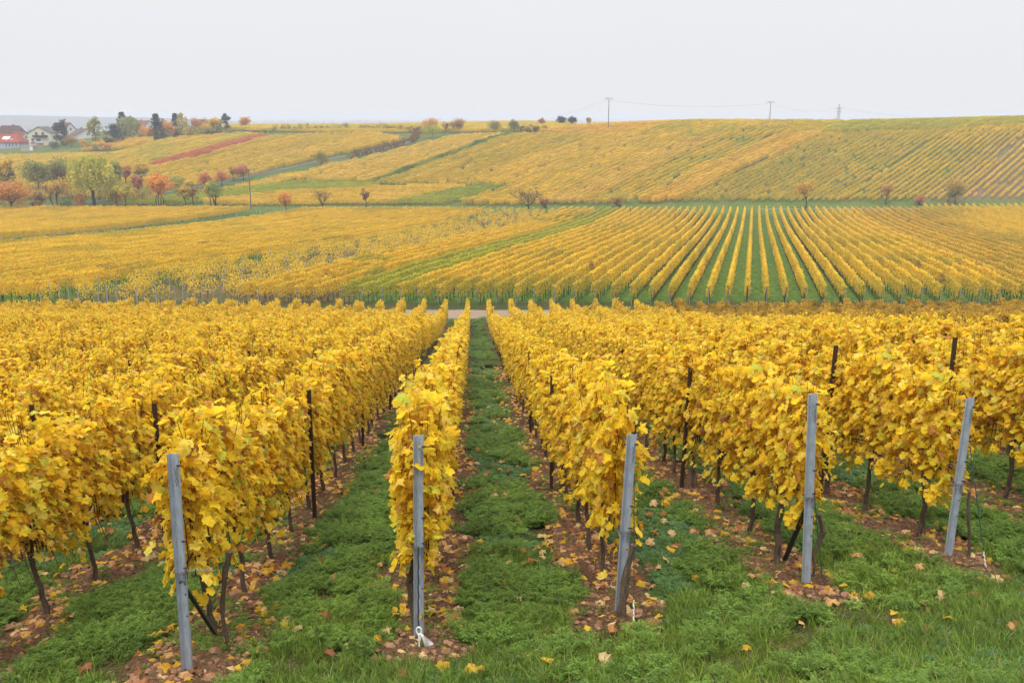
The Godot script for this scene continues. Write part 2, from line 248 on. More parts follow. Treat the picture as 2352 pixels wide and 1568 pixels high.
func ground(X: float, D: float) -> float:
	if D < 60.0:
		var k := clampf((40.0 - D) / 30.0, 0.0, 1.0)
		D = maxf(D, 0.0)
		if D < 4.0: k *= D / 4.0
		return EYE - profile(3, maxf(D - 0.27 * clampf(X, -14.0, 14.0) * k, 0.0))
	var u := clampf(X / D, U[0], U[6])
	var i := 0
	while i < 5 and U[i + 1] <= u: i += 1
	var t: float = (u - U[i]) / (U[i + 1] - U[i])
	t = t * t * (3.0 - 2.0 * t) * 0.5 + t * 0.5
	return EYE - lerpf(profile(i, D), profile(i + 1, D), t)

func at(X: float, D: float, up := 0.0) -> Vector3:
	return Vector3(X, ground(X, D) + up, -D)

# ---------------------------------------------------------------- naming
func numbered(called: String) -> String:
	var k: int = used.get(called, 0)
	used[called] = k + 1
	return called if k == 0 else "%s_%03d" % [called, k]

func tag(o: Node3D, label: String, category: String, group := ""):
	o.set_meta("label", label)
	o.set_meta("category", category)
	if group: o.set_meta("group", group)

func thing(called: String, label: String, category: String, p := Vector3.ZERO, group := "", turn := 0.0) -> Node3D:
	var o := Node3D.new()
	o.name = numbered(called)
	o.position = p
	o.rotation.y = turn
	tag(o, label, category, group)
	add_child(o)
	return o

func part(called: String, m: Mesh, parent: Node3D, p := Vector3.ZERO) -> MeshInstance3D:
	var o := MeshInstance3D.new()
	o.name = called
	o.mesh = m
	o.position = p
	parent.add_child(o, true)
	return o

func solid(called: String, m: Mesh, label: String, category: String, group := "", p := Vector3.ZERO) -> MeshInstance3D:
	var o := MeshInstance3D.new()
	o.name = numbered(called)
	o.mesh = m
	o.position = p
	tag(o, label, category, group)
	add_child(o)
	return o

func setting(called: String, m: Mesh, kind := "structure") -> MeshInstance3D:
	var o := MeshInstance3D.new()
	o.name = numbered(called)
	o.mesh = m
	o.set_meta("kind", kind)
	add_child(o)
	return o

func scatter(called: String, m: Mesh, tf: Array, cols: Array, parent: Node3D = null) -> MultiMeshInstance3D:
	var mm := MultiMesh.new()
	mm.transform_format = MultiMesh.TRANSFORM_3D
	mm.use_colors = cols.size() > 0
	mm.mesh = m
	mm.instance_count = tf.size()
	for k in tf.size():
		mm.set_instance_transform(k, tf[k])
		if cols.size(): mm.set_instance_color(k, cols[k])
	var o := MultiMeshInstance3D.new()
	o.multimesh = mm
	if parent:
		o.name = called
		parent.add_child(o, true)
	else:
		o.name = numbered(called)
		add_child(o)
	o.set_meta("kind", "stuff")
	return o

func rgb(a) -> Color:
	return Color(a[0], a[1], a[2])

func vary(c: Color, lo: float, hi: float) -> Color:
	var k := rng.randf_range(lo, hi)
	return Color(c.r * k, c.g * k, c.b * k)

func unit() -> Vector3:
	var v := Vector3(rng.randfn(), rng.randfn(), rng.randfn())
	return v.normalized() if v.length() > 0.01 else Vector3.UP

# ---------------------------------------------------------------- materials
func noise_tex(freq: float, seed_: int, lo: Color, hi: Color, size := 512, type := FastNoiseLite.TYPE_SIMPLEX_SMOOTH, oct := 5) -> NoiseTexture2D:
	var f := FastNoiseLite.new()
	f.noise_type = type
	f.frequency = freq
	f.fractal_octaves = oct
	f.seed = seed_
	var t := NoiseTexture2D.new()
	t.width = size
	t.height = size
	t.seamless = true
	t.noise = f
	var g := Gradient.new()
	g.offsets = PackedFloat32Array([0.15, 0.85])
	g.colors = PackedColorArray([lo, hi])
	t.color_ramp = g
	return t

func mat(rough: float, spec := 0.4, back := 0.0, tex: Texture2D = null, scale := 1.0, bump: Texture2D = null, depth := 0.0, world := false) -> StandardMaterial3D:
	var m := StandardMaterial3D.new()
	m.vertex_color_use_as_albedo = true
	m.roughness = rough
	m.metallic_specular = spec
	m.cull_mode = BaseMaterial3D.CULL_DISABLED
	if back > 0.0:
		m.backlight_enabled = true
		m.backlight = Color(back, back, back).linear_to_srgb()
	if tex or bump:
		m.uv1_triplanar = true
		m.uv1_world_triplanar = world
		m.uv1_scale = Vector3(scale, scale, scale)
	if tex: m.albedo_texture = tex
	if bump:
		m.heightmap_enabled = true
		m.heightmap_texture = bump
		m.heightmap_scale = depth
	return m

func make_materials():
	M.leaf = mat(0.65, 0.2, 0.98)
	M.far_leaf = mat(0.8, 0.12, 0.9)
	M.grass = mat(0.6, 0.3, 0.5)
	var g1 := noise_tex(0.02, 3, Color(0.62, 0.6, 0.55), Color(1, 1, 1), 1024)
	var b1 := noise_tex(0.03, 5, Color.BLACK, Color.WHITE, 1024)
	M.soil = mat(0.95, 0.15, 0.0, g1, 0.9, b1, 4.0, true)
	M.land = mat(0.95, 0.1, 0.0, g1, 0.06, null, 0.0, true)
	var bark_t := noise_tex(0.06, 9, Color(0.5, 0.48, 0.46), Color(1, 1, 1), 256)
	M.bark = mat(0.95, 0.15, 0.0, bark_t, 5.0, bark_t, 1.2)
	M.wood = mat(0.95, 0.1, 0.0, bark_t, 0.6)
	var st := noise_tex(0.012, 11, Color(0.86, 0.86, 0.86), Color(1, 1, 1), 512)
	M.steel = mat(0.6, 0.45, 0.0, st, 3.0)
	M.steel.uv1_scale = Vector3(5, 1.2, 5)
	M.steel.metallic = 0.25
	M.rust = mat(0.85, 0.3, 0.0, bark_t, 6.0)
	M.wire = mat(0.45, 0.5)
	M.wire.metallic = 0.5
	M.plain = mat(0.8, 0.3)
	M.wall = mat(0.9, 0.2, 0.0, noise_tex(0.02, 13, Color(0.85, 0.84, 0.82), Color(1, 1, 1), 256), 0.3)
	M.roof = mat(0.85, 0.25, 0.0, noise_tex(0.05, 15, Color(0.65, 0.62, 0.6), Color(1, 1, 1), 256), 0.5)
	M.glass = mat(0.15, 0.6)
	M.road = mat(0.95, 0.15, 0.0, g1, 0.35, b1, 1.0, true)
	M.cloth = mat(0.8, 0.2, 0.3)

# ---------------------------------------------------------------- vines
func leaf_color() -> Color:
	var r := rng.randf()
	var c := Color(0.92, 0.665, 0.04)
	if r < 0.17: c = Color(0.88, 0.68, 0.06)
	elif r < 0.235: c = Color(0.62, 0.62, 0.08)
	elif r < 0.37: c = Color(0.92, 0.70, 0.11)
	elif r < 0.47: c = Color(0.86, 0.54, 0.035)
	elif r < 0.515: c = Color(0.58, 0.30, 0.06)
	elif r < 0.53: c = Color(0.36, 0.17, 0.05)
	return vary(c, 0.8, 1.07)

func leaf_edge(c: Color) -> Color:
	if rng.randf() < 0.2: return Color(c.r * 0.72, c.g * 0.52, c.b * 0.8)
	if rng.randf() < 0.1: return Color(c.r * 0.85, c.g * 1.0, c.b * 1.1)
	return Color(c.r * 1.02, c.g * 0.97, c.b * 0.9)

func leaf_spot(half: float, slope: float, out_more: float) -> Array:
	# a place on the hanging wall of leaves, with the direction of its tip and its face
	var z := rng.randf_range(-half, half)
	var crest: float = 2.0 + 0.5 * fine.get_noise_2d(z * 4.0 + lump_seed * 2.0, 60.0)
	var low: float = 0.9 + 0.95 * fine.get_noise_2d(z * 5.0 + lump_seed * 3.0, 4.0)
	var y := lerpf(low, crest, pow(rng.randf(), 0.85))
	var side := -1.0 if rng.randf() < 0.5 else 1.0
	var lump := fine.get_noise_3d(z * 7.0 + lump_seed, y * 7.0, side * 9.0)
	var bulge := 0.1 + 0.16 * lump
	if lump < -0.3 and rng.randf() < 0.6: bulge -= 0.06
	if y > crest - 0.25: bulge *= 0.7
	var x := side * maxf(bulge + rng.randf_range(-0.05, 0.07) + out_more, 0.02)
	var outw := Vector3(side, 0, 0)
	if rng.randf() < 0.16:
		x *= rng.randf_range(-0.6, 0.7)
	var tip := Vector3(side * rng.randf_range(0.0, 1.2), -1.0, rng.randfn() * 0.8)
	var nrm := outw + Vector3(0, rng.randf_range(0.2, 1.8), rng.randfn() * 0.75)
	if y > crest - 0.05 or rng.randf() < 0.09:
		tip = Vector3(side * rng.randf_range(0.3, 1.0), rng.randf_range(-0.6, 0.5), rng.randfn() * 0.7)
		nrm = Vector3(side * 0.4, 1.0, rng.randfn() * 0.4)
	return [Vector3(x, y - slope * (-z) + rng.randfn() * 0.02, z), tip, nrm]

func make_foliage(count: int, half: float, slope: float, lod: int, size: float) -> ArrayMesh:
	var b := MB.new()
	lump_seed = rng.randf() * 100.0
	for k in count:
		var s := leaf_spot(half, slope, 0.0)
		var c := leaf_color()
		b.leaf(s[0], s[1], s[2], size * rng.randf_range(0.7, 1.3), c, lod, leaf_edge(c))
	# a few upright shoots that stick out of the top
	for k in 11:
		var z := rng.randf_range(-half, half)
		var x := rng.randf_range(-0.13, 0.13)
		var top := rng.randf_range(0.05, 0.4)
		for q in int(top / 0.05) + 1:
			var c := leaf_color()
			b.leaf(Vector3(x, 1.9 + q * 0.05 + slope * z, z), Vector3(rng.randfn(), -0.4, rng.randfn()), Vector3(rng.randfn(), 0.8, rng.randfn()), size * rng.randf_range(0.5, 0.9), c, lod, leaf_edge(c))
	return b.mesh(M.leaf)

func make_canes(half: float, slope: float) -> ArrayMesh:
	var b := MB.new()
	for k in 14:
		var z := rng.randf_range(-half, half)
		var x := rng.randf_range(-0.09, 0.09)
		var pts := []
		var rad := []
		var out := rng.randf_range(-0.22, 0.22)
		for q in 6:
			var f := q / 5.0
			pts.append(Vector3(x + out * f * f + rng.randf_range(-0.02, 0.02), 0.78 + f * rng.randf_range(1.1, 1.4) + slope * z, z + rng.randf_range(-0.03, 0.03)))
			rad.append(0.0055 - 0.003 * f)
		b.tube(pts, rad, 4, Color(0.16, 0.065, 0.03))
	for k in 4:
		var z := rng.randf_range(-half, half)
		var sd := -1.0 if rng.randf() < 0.5 else 1.0
		b.tube([Vector3(0, 0.8 + slope * z, z), Vector3(sd * 0.14, 0.86 + slope * z, z + 0.1), Vector3(sd * 0.24, 0.62 + slope * z, z + 0.16)], [0.005, 0.004, 0.002], 4, Color(0.2, 0.08, 0.035))
	return b.mesh(M.bark)

func make_trunk(thick: float, half: float, slope: float) -> ArrayMesh:
	var b := MB.new()
	var pts := []
	var rad := []
	var p := Vector3(rng.randf_range(-0.04, 0.04), -0.1, rng.randf_range(-0.05, 0.05))
	for k in 9:
		pts.append(p)
		rad.append(thick * (1.35 - 0.09 * k if k < 3 else 1.0 + 0.18 * rng.randf_range(-1, 1)))
		p += Vector3(rng.randf_range(-0.022, 0.022), 0.118, rng.randf_range(-0.025, 0.025))
	rad[8] = thick * 1.5
	var bark := Color(0.22, 0.165, 0.125)
	b.tube(pts, rad, 8, bark, 0.16, rng)
	var head: Vector3 = pts[8]
	for s in [-1.0, 1.0]:
		var e := Vector3(0, 0.93 + slope * s * half, s * half)
		b.tube([head, head.lerp(e, 0.35) + Vector3(0, 0.09, 0), e], [thick * 0.75, thick * 0.4, 0.006], 6, bark, 0.12, rng)
	for k in 2:
		b.tube([head, head + Vector3(rng.randf_range(-0.1, 0.1), rng.randf_range(0.05, 0.16), rng.randf_range(-0.12, 0.12))], [thick * 0.6, 0.008], 6, bark, 0.1, rng)
	return b.mesh(M.bark)

func make_row_piece(length: float, count: int, leaf: float, lo: float, hi: float, wide: float, trunks: int) -> ArrayMesh:
	# a few metres of a distant row: leaves, and the stems below them
	var b := MB.new()
	for k in count:
		var z := rng.randf_range(-0.5, 0.5) * length
		var edge := lo + 0.35 * fine.get_noise_2d(z * 6.0 + count, 20.0 + leaf * 50.0)
		var y := lerpf(edge, hi, pow(rng.randf(), 0.8))
		var side := -1.0 if rng.randf() < 0.5 else 1.0
		var x := side * wide * (0.65 + 0.3 * sin(y * 4.0 + z * 3.1) + rng.randf_range(-0.15, 0.35))
		if y > hi - 0.25: x *= 0.6
		if rng.randf() < 0.1: x *= 1.7
		var tip := Vector3(side * 0.4, -1.0, rng.randfn() * 0.6)
		var nrm := Vector3(side, rng.randf_range(0.1, 1.0), rng.randfn() * 0.6)
		if rng.randf() < 0.22:
			y = hi + rng.randf_range(-0.1, 0.16)
			nrm = Vector3(rng.randfn() * 0.5, 1, rng.randfn() * 0.5)
			tip = Vector3(rng.randfn(), rng.randf_range(-0.5, 0.5), rng.randfn())
			x = rng.randf_range(-1, 1) * wide * 0.8
		var g := rng.randf_range(0.72, 1.18)
		var c := Color(g, g * rng.randf_range(0.88, 1.08), g)
		if rng.randf() < 0.07: c = Color(0.5, 0.4, 0.5)
		if rng.randf() < 0.08: c = Color(0.7, 1.05, 1.2)
		b.leaf(Vector3(x, y, z), tip, nrm, leaf * rng.randf_range(0.7, 1.3), c, 2, c * 0.96)
	for k in trunks:
		var z := (k + 0.5) / trunks * length - length * 0.5 + rng.randf_range(-0.1, 0.1)
		var bend := rng.randf_range(-0.06, 0.06)
		b.tube([Vector3(0, -0.15, z), Vector3(bend, 0.4, z + bend), Vector3(0, lo + 0.15, z)], [0.035, 0.028, 0.03], 4, Color(0.1, 0.09, 0.6))
	return b.mesh(M.far_leaf)

func row_t(i: int) -> float:
	var first := [-2.406, -0.508, 1.313, 3.226, 4.951]
	if i >= 0 and i < 5: return first[i]
	return -2.43 + ROW_GAP * i

func row_start(i: int) -> float:
	if i >= 0 and i < 5: return -END_POSTS[i][2]
	return clampf(6.69 + 0.26 * (row_t(i) + 2.4), 3.5, 14.0)

func row_label(i: int) -> String:
	match i:
		-1: return "in the row at the lower left picture edge"
		0: return "in the row behind the braced left end post"
		1: return "in the row behind the end post with the white ribbon"
		2: return "in the row behind the post with the old stump"
		3: return "in the row behind the braced right end post"
		4: return "in the row behind the strongly leaning end post"
	return "in the %s row left of the braced left end post" % WORD[mini(-i - 1, 39)] if i < 0 else "in the %s row right of the strongly leaning end post" % WORD[mini(i - 5, 39)]

func build_near_rows():
	var fol := []
	var fol_thin := []
	var trunks := []
	var canes := []
	for k in 9: fol.append(make_foliage(1150, 0.66, 0.198, 0, 0.089))
	for k in 3: fol_thin.append(make_foliage(930, 0.62, 0.198, 0, 0.089))
	for k in 5: trunks.append(make_trunk(rng.randf_range(0.02, 0.033), 0.6, 0.198))
	for k in 4: canes.append(make_canes(0.6, 0.198))
	var far_fol := []
	for k in 5: far_fol.append(make_foliage(780, 0.66, 0.0, 1, 0.1))
	var leaf_kinds := []
	for k in 14:
		var b := MB.new()
		var c := leaf_color()
		b.leaf(Vector3.ZERO, Vector3(0, -1, 0), Vector3(0, 0, 1), 1.0, c, 0, leaf_edge(c))
		leaf_kinds.append(b.mesh(M.leaf))
	var spots := []
	for i in range(-26, 30):
		var t := row_t(i)
		var D := row_start(i) + (0.74 if i != 1 else 0.6)
		var nth := 0
		var first := true
		while D < 78.8:
			var X := t - ROW_LEAN * D
			if absf(X) < 0.56 * D + 5.0:
				spots.append([D, X, i, first, nth])
			first = false
			nth += 1
			D += 1.2
	spots.sort_custom(func(a, b): return a[0] < b[0])
	var singles := 0
	var more := [[], [], [], [], []]
	var more_c := [[], [], [], [], []]
	var brown := [[], [], [], [], []]
	var brown_c := [[], [], [], [], []]
	var stems := []
	var close := []
	var yaw := atan(ROW_LEAN)
	for s in spots:
		var D: float = s[0]
		var X: float = s[1]
		var i: int = s[2]
		var in_view := absf(X) < 0.56 * D + (1.3 if D < 16.0 else 0.5)
		var old := row_t(i) > 16.0
		if in_view and singles < 300 and not old:
			singles += 1
			var lead: bool = s[3] and i >= -1 and i <= 4
			var lab: String = ("foremost golden grapevine " if lead else ("golden grapevine farther down " if s[4] > 11 or absf(i - 1.5) > 3.0 else WORD[s[4]] + " golden grapevine ")) + row_label(i)
			var o := thing("grapevine", lab, "grapevine", at(X, D), "golden grapevines " + row_label(i), yaw)
			part("trunk", trunks[rng.randi() % 5], o)
			var cn := part("canes", canes[rng.randi() % 4], o)
			cn.set_meta("kind", "stuff")
			var near := D - row_start(i) < 2.2 and i >= -1 and i <= 5
			var f := part("foliage", fol_thin[rng.randi() % 3] if near else fol[rng.randi() % 9], o)
			f.set_meta("kind", "stuff")
			var k := rng.randf_range(0.92, 1.08)
			f.scale = Vector3(rng.randf_range(0.85, 1.15), k, 1.0)
			if near:
				for q in 150:
					var sp := leaf_spot(0.62, 0.198, 0.02)
					var tip: Vector3 = sp[1].normalized()
					var x := tip.cross(sp[2]).normalized()
					var l := part("leaf", leaf_kinds[rng.randi() % 14], o, sp[0])
					l.basis = Basis(x, -tip, x.cross(-tip)).scaled(Vector3.ONE * 0.094 * rng.randf_range(0.75, 1.3))
		else:
			var v := rng.randi() % 5
			if D < 24.0:
				close.append(Transform3D(Basis(Vector3.UP, yaw), at(X, D)))
				continue
			var hh := 0.5
			var sl := (ground(X - ROW_LEAN * hh, D + hh) - ground(X + ROW_LEAN * hh, D - hh)) / (2.0 * hh)
			var bs := Basis(Vector3(rng.randf_range(0.9, 1.2) * (0.8 if D > 45.0 else 0.95), 0, 0), Vector3(0, rng.randf_range(0.86, 1.1), 0), Vector3(ROW_LEAN, -sl, 1.0))
			if rng.randf() < 0.5: bs.x = -bs.x
			var tf := Transform3D(bs, at(X, D))
			if old:
				brown[v].append(tf)
				brown_c[v].append(vary(Color(0.80, 0.72, 0.9), 0.6, 1.1))
			else:
				more[v].append(tf)
				more_c[v].append(vary(Color(1, 1, 1), 0.9, 1.08))
			if D < 60: stems.append(Transform3D(Basis(), at(X, D)))
	var field := thing("vineyard", "golden vines filling the lower part of the near slope down to the dirt road", "vineyard")
	field.set_meta("kind", "stuff")
	for v in 5: scatter("foliage", far_fol[v], more[v], more_c[v], field)
	scatter("trunk", trunks[0], stems, [], field)
	scatter("trunk", trunks[1], close, [], field)
	scatter("foliage", fol[0], close, [], field)
	var dull := thing("vineyard", "brownish vines in the lower right corner of the near slope", "vineyard")
	dull.set_meta("kind", "stuff")
	for v in 5: scatter("foliage", far_fol[v], brown[v], brown_c[v], dull)
	build_line_posts()

func build_line_posts():
	var b := MB.new()
	var rc := Color(0.1, 0.055, 0.035)
	for s in [[-0.02, 0.0, 0.04, 0.006], [-0.02, -0.014, 0.006, 0.03], [0.02, -0.014, 0.006, 0.03]]:
		b.box(Vector3(s[0] if s[2] < 0.01 else 0.0, 0.85, s[1]), Vector3(s[2] * 1.3, 2.1, s[3] * 1.3), rc)
	var m := b.mesh(M.rust)
	var offs := {-2: 11.6, -1: 11.1, 0: 11.7, 1: 12.4, 2: 12.8, 3: 12.6, 4: 11.8, 5: 12.2, 6: 13.0, 7: 13.6}
	for i in range(-6, 12):
		var D: float = offs.get(i, 13.0 + 0.4 * absf(i))
		var n := 0
		while D < 40.0:
			var X := row_t(i) - ROW_LEAN * D
			if absf(X) < 0.56 * D + 0.5:
				var lab := "rusty brown steel line post " + row_label(i)
				var o := solid("line_post", m, lab if n > 0 else "nearest rusty brown line post " + row_label(i), "post", "rusty line posts standing among the vines", at(X + (-0.17 if row_t(i) > 0.0 else 0.17) * (1.0 if n == 0 else 0.6), D))
				o.rotation = Vector3(rng.randf_range(-0.03, 0.03), rng.randf_range(-0.3, 0.3), rng.randf_range(-0.03, 0.03))
				if i in [4, 5] and n == 0: o.scale.y = 1.14
			n += 1
			D += 6.0
	# the wires of the trellis
	for i in range(-2, 7):
		for h in [0.78, 1.05, 1.35, 1.7]:
			var w := MB.new()
			var pts := []
			var rad := []
			var D := row_start(i)
			while D < 26.0:
				pts.append(at(row_t(i) - ROW_LEAN * D + (0.03 if h > 1.2 else 0.0), D, h + rng.randf_range(-0.012, 0.012)))
				rad.append(0.003)
				D += 2.0
			w.tube(pts, rad, 4, Color(0.45, 0.46, 0.46))
			solid("trellis_wire", w.mesh(M.wire), "thin grey trellis wire " + row_label(i), "wire", "trellis wires of the near rows")

# ---------------------------------------------------------------- end posts
func steel_profile(length: float) -> ArrayMesh:
	var b := MB.new()
	var path := [Vector2(-0.044, -0.012), Vector2(-0.038, 0.012), Vector2(-0.014, -0.016), Vector2(-0.008, -0.016), Vector2(0.034, 0.012), Vector2(0.042, 0.006), Vector2(0.044, -0.03)]
	var col := Color(0.42, 0.46, 0.51)
	for k in path.size() - 1:
		var p: Vector2 = path[k]
		var q: Vector2 = path[k + 1]
		var nn := Vector2(-(q - p).y, (q - p).x).normalized() * -0.003
		for e in [[p, q], [p + nn, q + nn]]:
			b.quad(Vector3(e[0].x, -0.3, e[0].y), Vector3(e[1].x, -0.3, e[1].y), Vector3(e[1].x, length, e[1].y), Vector3(e[0].x, length, e[0].y), col)
		b.quad(Vector3(p.x, length, p.y), Vector3(q.x, length, q.y), Vector3(q.x + nn.x, length, q.y + nn.y), Vector3(p.x + nn.x, length, p.y + nn.y), col)
	return b.mesh(M.steel)

func coil(p: Vector3, r: float, turns: float, drop: float, thick: float, col: Color, axis := 1) -> MB:
	var b := MB.new()
	var pts := []
	var rad := []
	var n := int(turns * 9)
	for k in n + 1:
		var a := TAU * turns * k / n
		var o := Vector3(cos(a) * r, -drop * k / n, sin(a) * r * 0.8) if axis == 1 else Vector3(drop * k / n, cos(a) * r, sin(a) * r)
		pts.append(p + o)
		rad.append(thick)
	b.tube(pts, rad, 5, col)
	return b

func build_end_posts():
	var labels := ["braced grey steel end post with a dark strut, lowest on the left", "grey steel end post with a white ribbon tied near its foot", "grey end post with an old vine stump leaning on it", "upright grey steel end post with a dark slanting strut behind it", "strongly leaning grey end post at the right"]
	for i in 5:
		var e: Array = END_POSTS[i]
		var base := Vector3(e[0], e[1], e[2])
		var top := Vector3(e[3], e[4], e[5])
		var y := (top - base).normalized()
		var z := Vector3(0.12 if i > 1 else 0.25, 0, 1).normalized()
		var x := y.cross(z).normalized()
		z = x.cross(y)
		var o := thing("end_post", labels[i], "post", base, "")
		o.basis = Basis(x, y, z)
		var len_ := (top - base).length()
		part("rail", steel_profile(len_), o)
		for h in [0.95, 0.62, 0.5, 0.38, 0.28]:
			for s in [-0.05, 0.036]:
				var b := MB.new()
				if h > 0.45:
					b.tube([Vector3(s - 0.01, len_ * h, 0.004), Vector3(s + (-0.016 if s < 0 else 0.024), len_ * h, 0.016)], [0.009, 0.008], 6, Color(0.12, 0.08, 0.06))
					part("bolt", b.mesh(M.rust), o)
				elif s > 0:
					b.tube([Vector3(s - 0.006, len_ * h, 0.006), Vector3(s - 0.006, len_ * h, 0.0105)], [0.0085, 0.0085], 8, Color(0.02, 0.02, 0.02))
					part("hole", b.mesh(M.plain), o)
		# chain at the top and the wire wound round the middle
		var ch := MB.new()
		for k in 6:
			var pts := []
			var rad := []
			for q in 9:
				var a := TAU * q / 8.0
				var w := Vector3(cos(a) * 0.009, sin(a) * 0.017, 0.0)
				if k % 2: w = Vector3(0, w.y, w.x)
				pts.append(Vector3(0.018, len_ * 0.94 - k * 0.026, 0.021) + w)
				rad.append(0.0028)
			ch.tube(pts, rad, 4, Color(0.22, 0.22, 0.22))
		part("chain", ch.mesh(M.wire), o)
		var wm := coil(Vector3(0, len_ * 0.49, -0.012), 0.056, 2.6, 0.03, 0.0035, Color(0.2, 0.2, 0.2))
		part("wire_wrap", wm.mesh(M.wire), o)
		var hc := coil(Vector3(0.03, len_ * 0.485, 0.018), 0.012, 6.0, 0.11, 0.003, Color(0.16, 0.16, 0.16))
		part("wire_tail", hc.mesh(M.wire), o)
		if i == 0 or i == 3:
			var foot := at(-2.72, 7.65) if i == 0 else at(2.89, 9.02)
			var from := base + y * len_ * (0.44 if i == 0 else 0.48)
			var dirv := foot - Vector3(0, 0.15, 0) - from
			var sb := MB.new()
			var yy := dirv.normalized()
			var xx := yy.cross(Vector3(0.3, 0.2, 1)).normalized()
			var bs := Basis(xx, yy, xx.cross(yy))
			sb.box(from + dirv * 0.5, Vector3(0.035, dirv.length(), 0.006), Color(0.14, 0.13, 0.11), bs)
			sb.box(from + dirv * 0.5 + bs * Vector3(-0.0175, 0, 0.017), Vector3(0.006, dirv.length(), 0.028), Color(0.14, 0.13, 0.11), bs)
			solid("brace_strut", sb.mesh(M.rust), "dark steel strut propping the " + ("left" if i == 0 else "right upright") + " end post", "strut")
	# spring of twisted wire from the left post to the first vine
	var sp := coil(END_POINT(0, 0.49) + Vector3(0.03, 0, 0), 0.014, 9.0, 0.24, 0.0035, Color(0.25, 0.25, 0.25), 0)
	solid("wire_spring", sp.mesh(M.wire), "twisted wire spring at the middle of the left braced post", "wire")
	old_stem("old_stump", "thick old vine stump leaning on the grey post with white wire", [at(0.99, 7.47, -0.1), at(1.0, 7.46, 0.2), at(1.03, 7.46, 0.45), at(1.08, 7.46, 0.75)], [0.055, 0.042, 0.04, 0.034])
	old_stem("old_stump", "old vine trunk behind the end post with the white ribbon", [at(-0.86, 7.4, -0.1), at(-0.88, 7.35, 0.25), at(-0.9, 7.3, 0.55), at(-0.84, 7.28, 0.75)], [0.05, 0.042, 0.04, 0.045])
	old_stem("old_stump", "thin dark trunk right behind the upright right end post", [at(3.0, 8.27, -0.1), at(3.0, 8.27, 0.3), at(3.05, 8.25, 0.55), at(2.98, 8.2, 0.75)], [0.022, 0.02, 0.03, 0.02])
	old_stem("old_stump", "thin grey trunk beside the strongly leaning end post", [at(4.75, 8.66, -0.1), at(4.72, 8.66, 0.25), at(4.66, 8.64, 0.55), at(4.64, 8.62, 0.8)], [0.024, 0.018, 0.017, 0.014])
	old_stem("old_stump", "weathered trunk at the wire spring of the left braced post", [at(-2.5, 7.2, -0.1), at(-2.52, 7.15, 0.35), at(-2.46, 7.1, 0.75), at(-2.4, 7.1, 0.98)], [0.024, 0.022, 0.026, 0.03])
	cord("anchor_rope", "black anchor cord running down the post to the white ring", END_POINT(1, 0.49) + Vector3(0, 0, 0.03), at(-0.80, 6.99, 0.235), Color(0.02, 0.025, 0.03), 0.006)
	var ring := MB.new()
	var rc := at(-0.795, 6.97, 0.2)
	var pts := []
	var rad := []
	for q in 13:
		var a := TAU * q / 12.0
		pts.append(rc + Vector3(cos(a) * 0.022, sin(a) * 0.034, 0.0)); rad.append(0.006)
	ring.tube(pts, rad, 6, Color(0.8, 0.78, 0.72))
	solid("wire_ring", ring.mesh(M.plain), "white ring at the foot of the ribbon post", "ring")
	var tw := coil(rc + Vector3(0.004, -0.035, 0), 0.009, 5.0, 0.06, 0.005, Color(0.72, 0.69, 0.62))
	tw.tube([rc + Vector3(0.004, -0.09, 0), rc + Vector3(0.0, -0.13, 0.01), rc + Vector3(0.012, -0.17, 0.02), rc + Vector3(0.004, -0.24, 0.03)], [0.006, 0.006, 0.006, 0.006], 5, Color(0.72, 0.69, 0.62))
	solid("anchor_wire", tw.mesh(M.plain), "white twisted anchor wire below the ring of the ribbon post", "wire")
	var rb := MB.new()
	for k in 2:
		var prev_l := rc + Vector3(0.014, -0.012, 0.008)
		var prev_r := prev_l + Vector3(0.006, -0.006, 0.002)
		for q in range(1, 7):
			var f := q / 6.0
			var cen := rc + Vector3(0.016 + 0.055 * f + k * 0.04 * f + 0.016 * sin(f * PI), -0.012 - 0.165 * f + 0.012 * k, 0.02 + 0.016 * sin(f * 5.0 + k))
			var wd := Vector3(0.02 * f + 0.006, 0.003, 0.005 * sin(f * 6.0))
			rb.quad(prev_l, prev_r, cen + wd, cen - wd, Color(0.9, 0.9, 0.89))
			prev_l = cen - wd
			prev_r = cen + wd
	solid("white_ribbon", rb.mesh(M.cloth), "white ribbon with two tails tied at the foot of the second post", "ribbon")
	var pk := MB.new()
	pk.tube([END_POINT(1, 0.385) + Vector3(0.012, 0, 0.02), END_POINT(1, 0.38) + Vector3(0.034, 0, 0.024)], [0.006, 0.005], 6, Color(0.62, 0.2, 0.22))
	solid("pink_clip", pk.mesh(M.plain), "small pink clip on the ribbon post", "clip")
	cord("anchor_rope", "dark anchor cord hanging right of the post with the stump", END_POINT(2, 0.8) + Vector3(0.04, 0, 0.03), at(1.075, 7.28, 0.28), Color(0.05, 0.055, 0.05), 0.004)
	cord("anchor_wire", "white twisted wire rising from the grass beside the stump", at(1.075, 7.28, 0.28), at(1.08, 7.22, -0.05), Color(0.7, 0.66, 0.58), 0.007)
	cord("anchor_rope", "blue-green anchor cord right of the strongly leaning post", END_POINT(4, 0.72) + Vector3(0.05, 0, 0.02), at(4.74, 8.4, 0.2), Color(0.02, 0.06, 0.06), 0.005)
	cord("anchor_wire", "pale twisted wire in the soil below the blue-green cord", at(4.74, 8.4, 0.2), at(4.77, 8.33, -0.05), Color(0.6, 0.55, 0.45), 0.007)
	cord("anchor_rope", "dark anchor cord right of the upright right end post", END_POINT(3, 0.5) + Vector3(0.04, 0, 0.02), at(3.06, 8.15, 0.0), Color(0.03, 0.05, 0.05), 0.004)

func END_POINT(i: int, f: float) -> Vector3:
	var e: Array = END_POSTS[i]
	return Vector3(e[0], e[1], e[2]).lerp(Vector3(e[3], e[4], e[5]), f)

